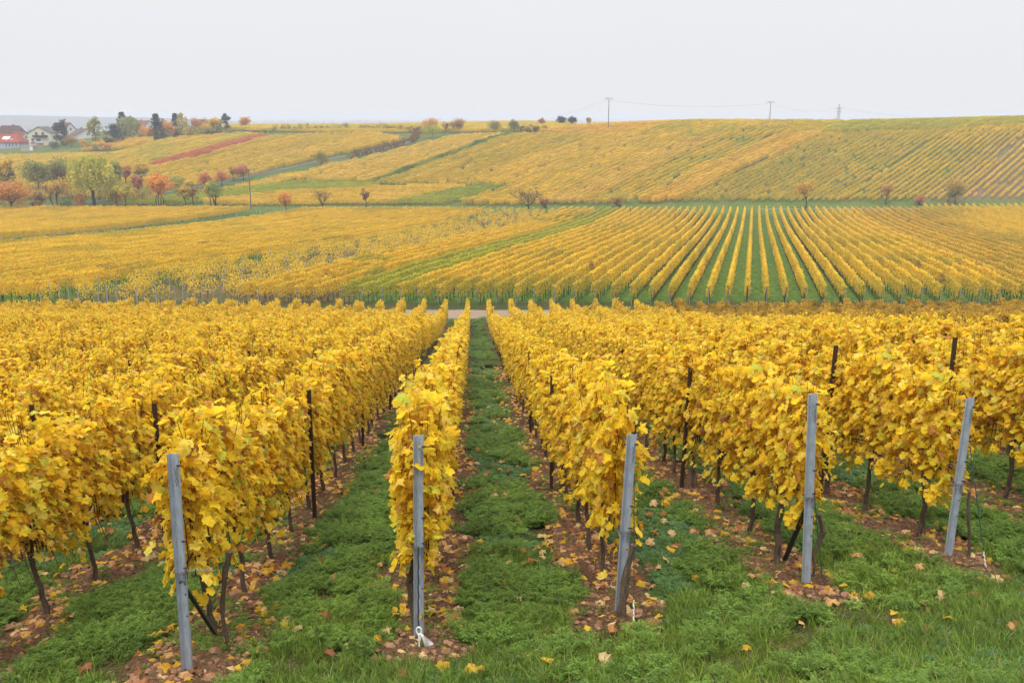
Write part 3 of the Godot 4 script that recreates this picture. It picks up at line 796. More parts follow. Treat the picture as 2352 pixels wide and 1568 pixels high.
func cord(called: String, label: String, a: Vector3, b: Vector3, col: Color, r: float):
	var m := MB.new()
	var pts := []
	var rad := []
	for k in 17:
		var f := k / 16.0
		pts.append(a.lerp(b, f) + Vector3(sin(k * 2.1), 0, cos(k * 2.1)) * r * 0.6)
		rad.append(r)
	m.tube(pts, rad, 5, col)
	solid(called, m.mesh(M.plain), label, "rope" if "rope" in called else "wire")

func old_stem(called: String, label: String, pts: Array, rad: Array):
	var b := MB.new()
	var p2 := []
	var r2 := []
	for k in pts.size() - 1:
		for q in 3:
			p2.append(pts[k].lerp(pts[k + 1], q / 3.0) + Vector3(rng.randf_range(-0.008, 0.008), 0, 0))
			r2.append(0.82 * lerpf(rad[k], rad[k + 1], q / 3.0) * rng.randf_range(0.88, 1.12))
	p2.append(pts[-1]); r2.append(rad[-1])
	b.tube(p2, r2, 9, Color(0.24, 0.18, 0.125), 0.22, rng)
	solid(called, b.mesh(M.bark), label, "stump")

# ---------------------------------------------------------------- ground
func strip_at(X: float, D: float) -> float:
	# 1 under a vine row of the near slope, 0 in the grass between
	var t := X + ROW_LEAN * D
	var i := roundi((t + 2.43) / ROW_GAP)
	var d := absf(t - row_t(i))
	var n := fine.get_noise_2d(X * 3.0, D * 1.3) * 0.2 + broad.get_noise_2d(X * 14.0, D * 9.0) * 0.3
	var s := 1.0 - smoothstep(0.26, 0.5, d + n)
	return s * smoothstep(row_start(i) - 0.75, row_start(i) - 0.25, D + n * 1.2) * (1.0 - smoothstep(79.0, 81.0, D))

func ground_color(X: float, D: float) -> Color:
	var n := fine.get_noise_2d(X * 2.0, D * 2.0)
	var b := broad.get_noise_2d(X, D)
	var grass := Color(0.10, 0.13, 0.035).lerp(Color(0.17, 0.15, 0.06), clampf(0.5 + b + n * 0.5, 0, 1))
	if D < 92.0:
		var soil := Color(0.20, 0.108, 0.062).lerp(Color(0.30, 0.175, 0.10), clampf(0.5 + n * 1.2, 0, 1))
		var w := strip_at(X, D)
		if D < 11.0 and fine.get_noise_2d(X * 5.0 + 50.0, D * 5.0) > 0.3: w = maxf(w, 0.5)
		return grass.lerp(soil, w)
	if D < 256.0:
		var t := X - 0.261 * D
		if t > -72.0 and t < -41.0: return grass.lerp(Color(0.17, 0.1, 0.05), clampf(0.25 + n, 0.0, 0.7))
		return Color(0.10, 0.20, 0.03).lerp(Color(0.16, 0.235, 0.045), clampf(0.5 + n, 0, 1))
	if D < 268.0: return Color(0.11, 0.19, 0.035).lerp(Color(0.2, 0.21, 0.06), clampf(0.4 + n, 0, 1))
	if D < 800.0:
		var x0 := hill_x0(X, D)
		if x0 > 112.0 and D < 330.0: return Color(0.25, 0.185, 0.115).lerp(Color(0.2, 0.2, 0.08), clampf(0.3 + n, 0.0, 1.0))
		return Color(0.11, 0.18, 0.035).lerp(Color(0.2, 0.19, 0.06), clampf(0.45 + b + n * 0.5, 0, 1))
	var f := clampf(0.5 + broad.get_noise_2d(X * 0.12, D * 0.03) * 1.6, 0, 1)
	return Color(0.08, 0.10, 0.05).lerp(Color(0.34, 0.28, 0.17), f)

func hill_k(x0: float) -> float:
	var xs := [-155.0, -64.0, 18.0, 35.0, 90.0]
	var ks := [0.2, 0.5, 0.67, 0.8, 0.87]
	if x0 <= xs[0]: return ks[0]
	for i in 4:
		if x0 < xs[i + 1]: return lerpf(ks[i], ks[i + 1], (x0 - xs[i]) / (xs[i + 1] - xs[i]))
	return ks[4]

func hill_x0(X: float, D: float) -> float:
	var x0 := X
	for k in 6: x0 = X - hill_k(x0) * (D - 262.0)
	return x0

func grid(us: PackedFloat32Array, ds: PackedFloat32Array, polar: bool, lower: float, st: SurfaceTool, relief: bool):
	var w := us.size()
	var pos := PackedVector3Array()
	var col := PackedColorArray()
	var nor := PackedVector3Array()
	for D in ds:
		for u in us:
			var X: float = u * D if polar else u - ROW_LEAN * D
			var h := ground(X, D) - lower
			if relief and D < 40.0 and D > 2.0:
				var s := strip_at(X, D)
				h += s * (0.05 + fine.get_noise_2d(X * 12.0, D * 12.0) * 0.075 + fine.get_noise_2d(X * 40.0, D * 40.0) * 0.03) + fine.get_noise_2d(X * 3.0, D * 3.0) * 0.025
			pos.append(Vector3(X, h, -D))
			col.append(ground_color(X, D))
	for j in ds.size():
		for i in w:
			var a: Vector3 = pos[j * w + mini(i + 1, w - 1)] - pos[j * w + maxi(i - 1, 0)]
			var b: Vector3 = pos[mini(j + 1, ds.size() - 1) * w + i] - pos[maxi(j - 1, 0) * w + i]
			var n := a.cross(b).normalized()
			nor.append(n if n.y > 0 else -n)
	var idx := PackedInt32Array()
	for j in ds.size() - 1:
		for i in w - 1:
			var k := j * w + i
			idx.append_array([k, k + w, k + 1, k + 1, k + w, k + w + 1])
	return [pos, nor, col, idx]

func build_ground():
	var m := ArrayMesh.new()
	var us := PackedFloat32Array()
	var ds := PackedFloat32Array()
	var t := -64.0
	while t < 66.0:
		us.append(t)
		t += 0.1 if t > -5.5 and t < 8.5 else (0.37 if absf(t) < 50.0 else 1.5)
	var D := -30.0
	while D < 93.0:
		ds.append(D)
		D += 0.09 if D > 6.0 and D < 14.0 else (3.0 if D < -1.0 else (0.25 if D < 26.0 else 0.6))
	var us2 := PackedFloat32Array()
	for k in 281: us2.append(-1.4 + k * 0.01)
	var ds2 := PackedFloat32Array()
	D = 91.5
	while D < 9000.0:
		ds2.append(D)
		D += 3.0 if D < 620.0 else D * 0.04
	ds2.append(9000.0)
	for g in [grid(us, ds, false, 0.0, null, true), grid(us2, ds2, true, 0.02, null, false)]:
		var a := []
		a.resize(Mesh.ARRAY_MAX)
		a[Mesh.ARRAY_VERTEX] = g[0]
		a[Mesh.ARRAY_NORMAL] = g[1]
		a[Mesh.ARRAY_COLOR] = g[2]
		a[Mesh.ARRAY_INDEX] = g[3]
		m.add_surface_from_arrays(Mesh.PRIMITIVE_TRIANGLES, a)
	m.surface_set_material(0, M.soil)
	m.surface_set_material(1, M.land)
	setting("ground", m)

func ribbon(pts: Array, wide: float, lift: float, col: Color) -> MB:
	# a road laid over the land along pts (X, D), in short pieces
	var b := MB.new()
	var line := []
	for k in pts.size() - 1:
		var n := maxi(2, int(pts[k].distance_to(pts[k + 1]) / 1.5))
		for q in n: line.append(pts[k].lerp(pts[k + 1], float(q) / n))
	line.append(pts[-1])
	var prev := []
	for k in line.size():
		var d: Vector2 = (line[mini(k + 2, line.size() - 1)] - line[maxi(k - 2, 0)]).normalized()
		var s := Vector2(d.y, -d.x)
		var cur := []
		for q in 5:
			var p: Vector2 = line[k] + s * (q / 4.0 - 0.5) * (wide + 0.5 * fine.get_noise_2d(k * 3.0, 7.0 if q < 2 else 80.0))
			cur.append(at(p.x, p.y, lift))
		if prev.size():
			for q in 4:
				b.quad(prev[q], prev[q + 1], cur[q + 1], cur[q], vary(col, 0.95, 1.05))
		prev = cur
	return b

func build_roads():
	setting("dirt_road", ribbon([Vector2(-70, 84.6), Vector2(-20, 84.4), Vector2(0, 84.3), Vector2(40, 84.0), Vector2(70, 84.0)], 5.4, 0.05, Color(0.40, 0.29, 0.21)).mesh(M.road))
	var pts := []
	for k in range(0, LANE.size(), 2): pts.append(Vector2(LANE[k], LANE[k + 1]))
	setting("asphalt_lane", ribbon(pts, 2.8, 0.14, Color(0.21, 0.205, 0.20)).mesh(M.road))
	setting("field_path", ribbon([Vector2(12, 248.5), Vector2(80, 247.5)], 0.9, 0.06, Color(0.36, 0.34, 0.28)).mesh(M.road))
	setting("field_path", ribbon([Vector2(70, 258.5), Vector2(110, 258.5), Vector2(160, 258)], 0.9, 0.06, Color(0.36, 0.34, 0.28)).mesh(M.road))

# ---------------------------------------------------------------- ground cover
func make_grass(blades: int, tall: float, spread: float, c: Color) -> ArrayMesh:
	var b := MB.new()
	for k in blades:
		var a := rng.randf() * TAU
		var p := Vector3(cos(a), 0, sin(a)) * spread * sqrt(rng.randf())
		var lean := Vector3(rng.randfn() * 0.5, 0, rng.randfn() * 0.5)
		var h := tall * rng.randf_range(0.5, 1.15)
		var w := Vector3(sin(a), 0, cos(a)) * rng.randf_range(0.0022, 0.0042)
		var col := vary(c, 0.7, 1.3)
		if rng.randf() < 0.06: col = vary(Color(0.3, 0.26, 0.09), 0.7, 1.1)
		var p1 := p + Vector3(0, h * 0.55, 0) + lean * h * 0.25
		var p2 := p + Vector3(0, h * 0.9, 0) + lean * h * 0.8
		b.quad(p - w, p + w, p1 + w * 0.8, p1 - w * 0.8, col)
		b.tri(p1 - w * 0.8, p1 + w * 0.8, p2, col)
	return b.mesh(M.grass)

func make_weed(stems: int, r: float, tall: float, leaf: float, c: Color) -> ArrayMesh:
	# low feathery plants: stems that arch outwards with pairs of small leaflets
	var b := MB.new()
	for k in stems:
		var a := rng.randf() * TAU
		var d := Vector3(cos(a), 0, sin(a))
		var rr := r * rng.randf_range(0.5, 1.1)
		var hh := tall * rng.randf_range(0.6, 1.15)
		var s := d.cross(Vector3.UP)
		for q in 11:
			var f := (q + 1.0) / 11.0
			var p := d * rr * f + Vector3(0, hh * (1.0 - (1.0 - f) * (1.0 - f)) * (1.0 - 0.25 * f), 0)
			for sd in [-1.0, 1.0]:
				var col := vary(c, 0.7, 1.3)
				var l := leaf * rng.randf_range(0.8, 1.4) * (1.2 - 0.6 * f)
				var e: Vector3 = (s * sd + d * 0.6 + Vector3(0, rng.randf_range(-0.3, 0.5), 0)).normalized() * l
				var wv := (d * 0.5 + Vector3(0, rng.randf_range(-0.4, 0.4), 0)) * l * 0.34
				b.quad(p, p + e * 0.55 + wv, p + e, p + e * 0.5 - wv, col)
	return b.mesh(M.grass)

func build_cover():
	var gg := Color(0.17, 0.25, 0.034)
	var wg := Color(0.13, 0.215, 0.032)
	var grass := [make_grass(40, 0.11, 0.1, gg), make_grass(36, 0.08, 0.11, Color(0.175, 0.265, 0.045)), make_grass(44, 0.15, 0.09, gg)]
	var weeds := [make_weed(15, 0.13, 0.14, 0.034, wg), make_weed(12, 0.1, 0.07, 0.034, Color(0.175, 0.27, 0.045)), make_weed(16, 0.15, 0.2, 0.03, wg), make_weed(8, 0.09, 0.045, 0.04, Color(0.115, 0.205, 0.06))]
	var gt := [[], [], []]
	var wt := [[], [], [], []]
	var gc := [[], [], []]
	var wc := [[], [], [], []]
	var rings := [[4.2, 11.0, 230.0, 1.0], [11.0, 18.0, 90.0, 1.25], [18.0, 32.0, 26.0, 1.8], [32.0, 82.0, 5.0, 3.0]]
	for r in rings:
		var side: float = 4.0 if r[1] < 12.0 else 1.5
		var area: float = 0.58 * (r[1] * r[1] - r[0] * r[0]) + 2.0 * side * (r[1] - r[0])
		for k in int(area * r[2]):
			var D := sqrt(lerpf(r[0] * r[0], r[1] * r[1], rng.randf()))
			if side > 3.0 and rng.randf() < 0.35: D = rng.randf_range(r[0], r[1])
			var X := rng.randf_range(-1, 1) * (0.58 * D + side)
			if D > 32.0 and absf(X + ROW_LEAN * D) > 12.0: continue
			var s := strip_at(X, D)
			if rng.randf() < s * (0.8 if broad.get_noise_2d(X * 10.0 - 40.0, D * 10.0) < 0.05 else 0.35): continue
			if broad.get_noise_2d(X * 14.0 + 90.0, D * 14.0) > 0.28 and rng.randf() < 0.75: continue
			var b := broad.get_noise_2d(X * 6.0, D * 6.0)
			var front := D < 6.95 + 0.26 * (X + 2.4) + b * 1.0 + 0.25
			var sc: float = r[3] * rng.randf_range(0.7, 1.25) * (0.55 if s > 0.4 else 1.0)
			var bs := Basis(Vector3.UP, rng.randf() * TAU).scaled(Vector3(sc, (1.0 + (sc - 1.0) * 0.25) * rng.randf_range(0.7, 1.2) * (1.0 if s < 0.4 else 0.7), sc))
			var tf := Transform3D(bs, at(X, D, -0.005))
			var tone := 1.0 + 0.22 * b
			var cc := vary(Color(tone, 1.0 + b * 0.15, 1), 0.65, 1.2)
			if (front and rng.randf() < 0.75) or rng.randf() < 0.14 + 0.5 * float(broad.get_noise_2d(X * 8.0 + 7.0, D * 8.0) > 0.22):
				var v := rng.randi() % 3
				gt[v].append(tf); gc[v].append(cc)
			else:
				var v := rng.randi() % 3 if b > -0.12 else 3
				wt[v].append(tf); wc[v].append(cc)
	var g := thing("grass", "grass growing along the foot of the end posts and in the aisles", "grass")
	g.set_meta("kind", "stuff")
	for v in 3: scatter("tuft", grass[v], gt[v], gc[v], g)
	var w := thing("weeds", "low feathery green weeds covering the aisles between the vine rows", "weeds")
	w.set_meta("kind", "stuff")
	for v in 4: scatter("weed", weeds[v], wt[v], wc[v], w)
	# clods of the broken soil
	var cl := MB.new()
	for k in 6:
		var pts := []
		for q in 3: pts.append(Vector3(0, -0.5 + q * 0.5, 0))
		cl.tube([Vector3(0, -0.45, 0), Vector3(0.05, 0, 0.04), Vector3(0, 0.42, 0)], [0.35, 0.55, 0.2], 6, Color(1, 1, 1), 0.3, rng)
		break
	var cm := cl.mesh(mat(0.95, 0.1))
	var ct := []
	var cc2 := []
	for k in 22000:
		var D := sqrt(lerpf(42.0, 400.0, pow(rng.randf(), 1.3)))
		var X := rng.randf_range(-1, 1) * (0.58 * D + 0.5)
		if strip_at(X, D) < 0.45: continue
		var s := rng.randf_range(0.014, 0.06) * (1.0 if rng.randf() < 0.8 else 1.6)
		ct.append(Transform3D(Basis(unit(), rng.randf() * TAU).scaled(Vector3(s, s * 0.7, s)), at(X, D, 0.05)))
		cc2.append(vary(Color(0.25, 0.135, 0.076), 0.55, 1.3))
	var so := scatter("soil_clods", cm, ct, cc2)
	tag(so, "reddish brown clods of soil in the strips under the vines", "soil")

func build_fallen_leaves():
	var kinds := []
	var pal := [Color(0.88, 0.62, 0.07), Color(0.82, 0.52, 0.2), Color(0.66, 0.33, 0.11), Color(0.9, 0.7, 0.32), Color(0.42, 0.19, 0.08), Color(0.88, 0.56, 0.05)]
	for k in 12:
		var b := MB.new()
		var c := vary(pal[k % 6], 0.8, 1.1)
		b.leaf(Vector3(0, 0.06, -0.4), Vector3(0, 0, 1), Vector3(rng.randfn() * 0.15, 1, 0), 1.0, c, 0, Color(c.r * 0.85, c.g * 0.7, c.b * 0.8))
		for q in b.v.size(): b.v[q].y += 0.13 * sin(b.v[q].x * 3.0 + k) * sin(b.v[q].z * 4.0 + k * 2.0)
		kinds.append(b.mesh(M.leaf))
	var list := []
	for k in 95000:
		var D := sqrt(lerpf(40.0, 1500.0, pow(rng.randf(), 1.2)))
		var X := rng.randf_range(-1, 1) * (0.57 * D + 0.3)
		if D > 20.0 and absf(X + ROW_LEAN * D) > 6.5: continue
		var s := strip_at(X, D)
		var cl := 0.5 + 1.3 * broad.get_noise_2d(X * 12.0 + 31.0, D * 12.0)
		if rng.randf() > 0.04 + 0.55 * s * cl + (0.13 if s > 0.05 else 0.0): continue
		if D < 7.2 + 0.26 * (X + 2.4) and rng.randf() < 0.5: continue
		list.append([D, X, s])
	list.sort_custom(func(a, b): return a[0] < b[0])
	var rest := []
	for k in 12: rest.append([])
	var n := 0
	for e in list:
		var up := 0.055 if e[2] > 0.4 else 0.075
		var size := 0.1 * rng.randf_range(0.65, 1.25)
		var bs := Basis(Vector3.UP, rng.randf() * TAU) * Basis(Vector3(1, 0, 0), rng.randfn() * 0.35) * Basis(Vector3(0, 0, 1), rng.randfn() * 0.35)
		var tf := Transform3D(bs.scaled(Vector3.ONE * size), at(e[1], e[0], up))
		var kd := rng.randi() % 12
		if n < 300 and absf(e[1]) < 0.555 * e[0]:
			n += 1
			var where := "on the soil under the vines" if e[2] > 0.4 else "on the grass between the rows"
			var o := solid("fallen_leaf", kinds[kd], ["yellow", "pale brown", "rusty", "pale yellow", "dark brown", "golden"][kd % 6] + " fallen vine leaf lying " + where, "leaf", "fallen vine leaves near the end posts")
			o.transform = tf
		else:
			rest[kd].append(tf)
	var g := thing("fallen_leaves", "yellow and brown fallen leaves strewn under the vine rows farther down", "leaves")
	g.set_meta("kind", "stuff")
	for k in 12: scatter("leaf", kinds[k], rest[k], [], g)

# ---------------------------------------------------------------- far rows
func inside(p: Vector2, poly: PackedVector2Array) -> bool:
	return Geometry2D.is_point_in_polygon(p, poly)

func build_mid_field():
	var pcs := []
	for k in 5: pcs.append(make_row_piece(3.1, 520, 0.15, 0.85, 2.0, 0.17, 3))
	var thin := []
	for k in 4: thin.append(make_row_piece(2.4, 170, 0.15, 0.6, 1.8, 0.22, 2))
	var post := MB.new()
	post.box(Vector3(0, 0.8, 0), Vector3(0.07, 2.2, 0.04), Color(0.34, 0.35, 0.35))
	var post_m := post.mesh(M.steel)
	var fields := [
		["left golden vineyard on the valley floor beyond the young strip", -260.0, -137.0, [0.90, 0.60, 0.05], 0.0, 0],
		["narrow strip of young green vines with pale posts in the left valley field", -137.0, -122.5, [0.24, 0.31, 0.07], 0.45, 1],
		["broad dense golden vineyard on the left valley floor", -122.5, -72.0, [0.90, 0.60, 0.05], 0.0, 0],
		["sparse amber vines with grey posts along the front of the left valley field", -72.0, -52.0, [0.90, 0.60, 0.05], 0.3, 1],
		["loose yellow-amber vines beside the green strip of the valley field", -52.0, -41.5, [0.90, 0.60, 0.05], 0.04, 2],
		["strip of yellow-green vines across the middle of the valley floor", -41.5, -35.8, [0.58, 0.53, 0.055], 0.0, 0],
		["striped", -35.8, 27.4, [0.90, 0.60, 0.05], 0.0, 0],
		["dull", 27.4, 47.0, [0.78, 0.50, 0.06], 0.0, 0],
		["dense bright yellow vineyard at the right end of the valley floor", 47.0, 110.0, [0.90, 0.60, 0.05], 0.0, 0]]
	for f in fields:
		var single: bool = f[0] == "striped" or f[0] == "dull"
		var tf := [[], [], [], [], []]
		var cl := [[], [], [], [], []]
		var src: Array = thin if f[5] == 1 else pcs
		var t: float = f[1] + 0.97
		var base_c := rgb(f[3])
		var posts := []
		while t < f[2]:
			var D := 91.5
			var end := 250.0
			if t > 47.0: end = 256.0
			if t < -131.0: end = 254.0
			var own := [[], [], [], [], []]
			var own_c := [[], [], [], [], []]
			var row_tone := rng.randf_range(0.92, 1.06)
			var n := 0
			while D < end:
				var X := t + 0.261 * D
				if absf(X) < 0.56 * D + 8.0:
					var gap: float = f[4]
					var blot := broad.get_noise_2d(X * 0.8, D * 0.8)
					if n == 0 and D < 95.0 and t > -72.0: posts.append([X - 0.3, D - 1.3])
					if f[5] == 1 and n % 3 == 0: posts.append([X, D])
					if rng.randf() > gap + (0.1 if f[5] == 1 and blot > 0.2 else 0.0) + (0.25 if f[5] == 1 and D < 104.0 else 0.0):
						var v := rng.randi() % src.size()
						var p0 := at(X - 0.261 * 1.2, D - 1.2)
						var p1 := at(X + 0.261 * 1.2, D + 1.2)
						var zz := (p0 - p1) / 2.4
						var side := Vector3(-zz.z, 0, zz.x).normalized() * rng.randf_range(0.85, 1.15)
						if rng.randf() < 0.5: side = -side
						var hh := rng.randf_range(0.93, 1.06) * (0.6 if f[5] == 1 and t < -120.0 else 1.0)
						var c := base_c * row_tone * rng.randf_range(0.9, 1.08)
						if f[5] == 2 and blot > 0.25: c = c.lerp(Color(0.36, 0.37, 0.05), 0.6)
						if f[5] == 0 and blot > 0.3: c = c.lerp(Color(0.55, 0.42, 0.05), 0.5)
						if single and D < 97.0: c = c.lerp(Color(0.5, 0.42, 0.05), 0.4)
						if rng.randf() < 0.003: c = Color(0.45, 0.24, 0.07)
						var tr := Transform3D(Basis(side, Vector3(0, hh, 0), zz), (p0 + p1) * 0.5)
						if single: own[v].append(tr); own_c[v].append(c)
						else: tf[v].append(tr); cl[v].append(c)
				n += 1
				D += 2.4
			if single:
				var nr := mini(roundi((t - f[1] - 0.97) / 1.94), 39)
				var lab: String = (WORD[nr] + " long golden vine row right of the yellow-green strip on the valley floor") if f[0] == "striped" else (WORD[nr] + " dull orange-gold vine row right of the striped golden valley rows")
				var grp := "golden vine rows of the striped valley field" if f[0] == "striped" else "dull gold vine rows right of the striped field"
				var o := thing("vine_row", lab, "vine row", Vector3.ZERO, grp)
				for v in 5:
					if own[v].size(): scatter("foliage", src[v], own[v], own_c[v], o)
			t += 1.94
		if not single:
			var o := thing("vineyard", f[0], "vineyard")
			o.set_meta("kind", "stuff")
			for v in src.size():
				if tf[v].size(): scatter("foliage", src[v], tf[v], cl[v], o)
		if f[5] == 1:
			var ptf := []
			for p in posts: ptf.append(Transform3D(Basis(Vector3(1, 0, 0), rng.randf_range(-0.15, 0.12)), at(p[0], p[1], 0.1)))
			tag(scatter("field_posts", post_m, ptf, []), "grey trellis posts standing in the " + ("young green strip" if t < -100.0 else "sparse amber vines"), "posts")
		else:
			for p in posts:
				if absf(p[0]) < 0.56 * p[1]:
					var o := solid("field_end_post", post_m, "grey end post of a valley vine row beyond the dirt road", "post", "grey end posts along the far side of the dirt road", at(p[0], p[1]))
					o.rotation = Vector3(rng.randf_range(0.0, 0.2), rng.randf_range(-0.4, 0.4), rng.randf_range(-0.06, 0.06))

func build_hill_fields():
	var pcs := []
	for k in 5: pcs.append(make_row_piece(3.8, 420, 0.21, 0.6, 1.8, 0.25, 2))
	var slim := []
	for k in 4: slim.append(make_row_piece(3.0, 130, 0.25, 0.7, 1.4, 0.17, 3))
	var bold := []
	for k in 4: bold.append(make_row_piece(3.8, 280, 0.2, 0.7, 1.42, 0.2, 3))
	for f in PARCELS:
		var poly := PackedVector2Array()
		for k in range(0, f[6].size(), 2): poly.append(Vector2(f[6][k], f[6][k + 1]))
		var src: Array = slim if "bare brown soil" in f[0] else (bold if "rows" in f[0] else pcs)
		var tf := [[], [], [], [], []]
		var cl := [[], [], [], [], []]
		var c1 := rgb(f[3])
		var c2 := rgb(f[4])
		var lo := Vector2(1e9, 1e9)
		var hi := -lo
		for p in poly:
			var q := Vector2(hill_x0(p.x, p.y), p.y) if f[1] == "fan" else p
			lo = lo.min(q)
			hi = hi.max(q)
		var along: bool = f[1] == "x"
		var a: float = (lo.y if along else lo.x) + 0.5
		while a < (hi.y if along else hi.x):
			var row_tone := rng.randf_range(0.9, 1.07)
			var b: float = (lo.x if along else lo.y) + rng.randf() * 2.0
			var k := hill_k(a)
			var dirv := Vector2(1, -0.03) if along else Vector2(k, 1.0)
			var step := 3.0 / dirv.length()
			var skip := 0
			while b < (hi.x if along else hi.y):
				var p := Vector2(b, a - 0.03 * (b - lo.x)) if along else Vector2(a + k * (b - 262.0), b)
				b += step
				if skip > 0:
					skip -= 1
					continue
				if p.y < 267.0 or not inside(p, poly): continue
				var blot := broad.get_noise_2d(p.x * 0.9, p.y * 0.9) + 0.5 * fine.get_noise_2d(p.x, p.y)
				if rng.randf() < f[5] * clampf(0.7 + blot * 2.0, 0.1, 2.0):
					continue
				var d2 := dirv.normalized() * 1.5
				var p0 := at(p.x - d2.x, p.y - d2.y)
				var p1 := at(p.x + d2.x, p.y + d2.y)
				var zz := (p0 - p1) / 3.0
				var side := Vector3(-zz.z, 0, zz.x).normalized() * rng.randf_range(0.85, 1.2)
				if rng.randf() < 0.5: side = -side
				var c := c1.lerp(c2, clampf(0.3 + blot * 0.7 + rng.randf_range(-0.12, 0.12), 0.0, 1.0)) * row_tone * rng.randf_range(0.88, 1.1)
				var v := rng.randi() % src.size()
				tf[v].append(Transform3D(Basis(side, Vector3(0, rng.randf_range(0.85, 1.08), 0), zz), (p0 + p1) * 0.5))
				cl[v].append(c)
			a += f[2]
		var o := thing("vineyard", f[0], "vineyard")
		o.set_meta("kind", "stuff")
		for v in src.size():
			if tf[v].size(): scatter("foliage", src[v], tf[v], cl[v], o)

# ---------------------------------------------------------------- trees
func limb(b: MB, p: Vector3, d: Vector3, length: float, r: float, depth: int, ends: Array, spread: float, col: Color):
	var pts := [p]
	var rad := [r]
	var q := p
	var dd := d
	for k in 3:
		dd = (dd + unit() * 0.22 + Vector3(0, 0.06, 0)).normalized()
		q += dd * length / 3.0
		pts.append(q)
		rad.append(r * (1.0 - 0.14 * (k + 1)))
	b.tube(pts, rad, 6 if depth > 2 else (4 if depth > 1 else 3), col)
	ends.append(q)
	if depth <= 0: return
	for k in (3 if depth > 1 else 2) + (1 if rng.randf() < 0.4 else 0):
		var nd := (dd + unit() * spread).normalized()
		limb(b, pts[3] if k < 2 else pts[2], nd, length * rng.randf_range(0.6, 0.82), r * 0.58, depth - 1, ends, spread, col)

func clump(b: MB, p: Vector3, r: float, count: int, leaf: float, c: Color, c2: Color, droop := 0.0):
	for k in count:
		var u := unit()
		var q := p + u * r * pow(rng.randf(), 0.45) * Vector3(1, 0.8, 1)
		if droop > 0.0: q.y -= droop * rng.randf() * rng.randf()
		var cc := c.lerp(c2, rng.randf()) * rng.randf_range(0.75, 1.2)
		b.leaf(q, unit() + Vector3(0, -0.5, 0), u + unit() * 0.8 + Vector3(0, 0.4, 0), leaf * rng.randf_range(0.6, 1.3), cc, 2, cc * 0.93)

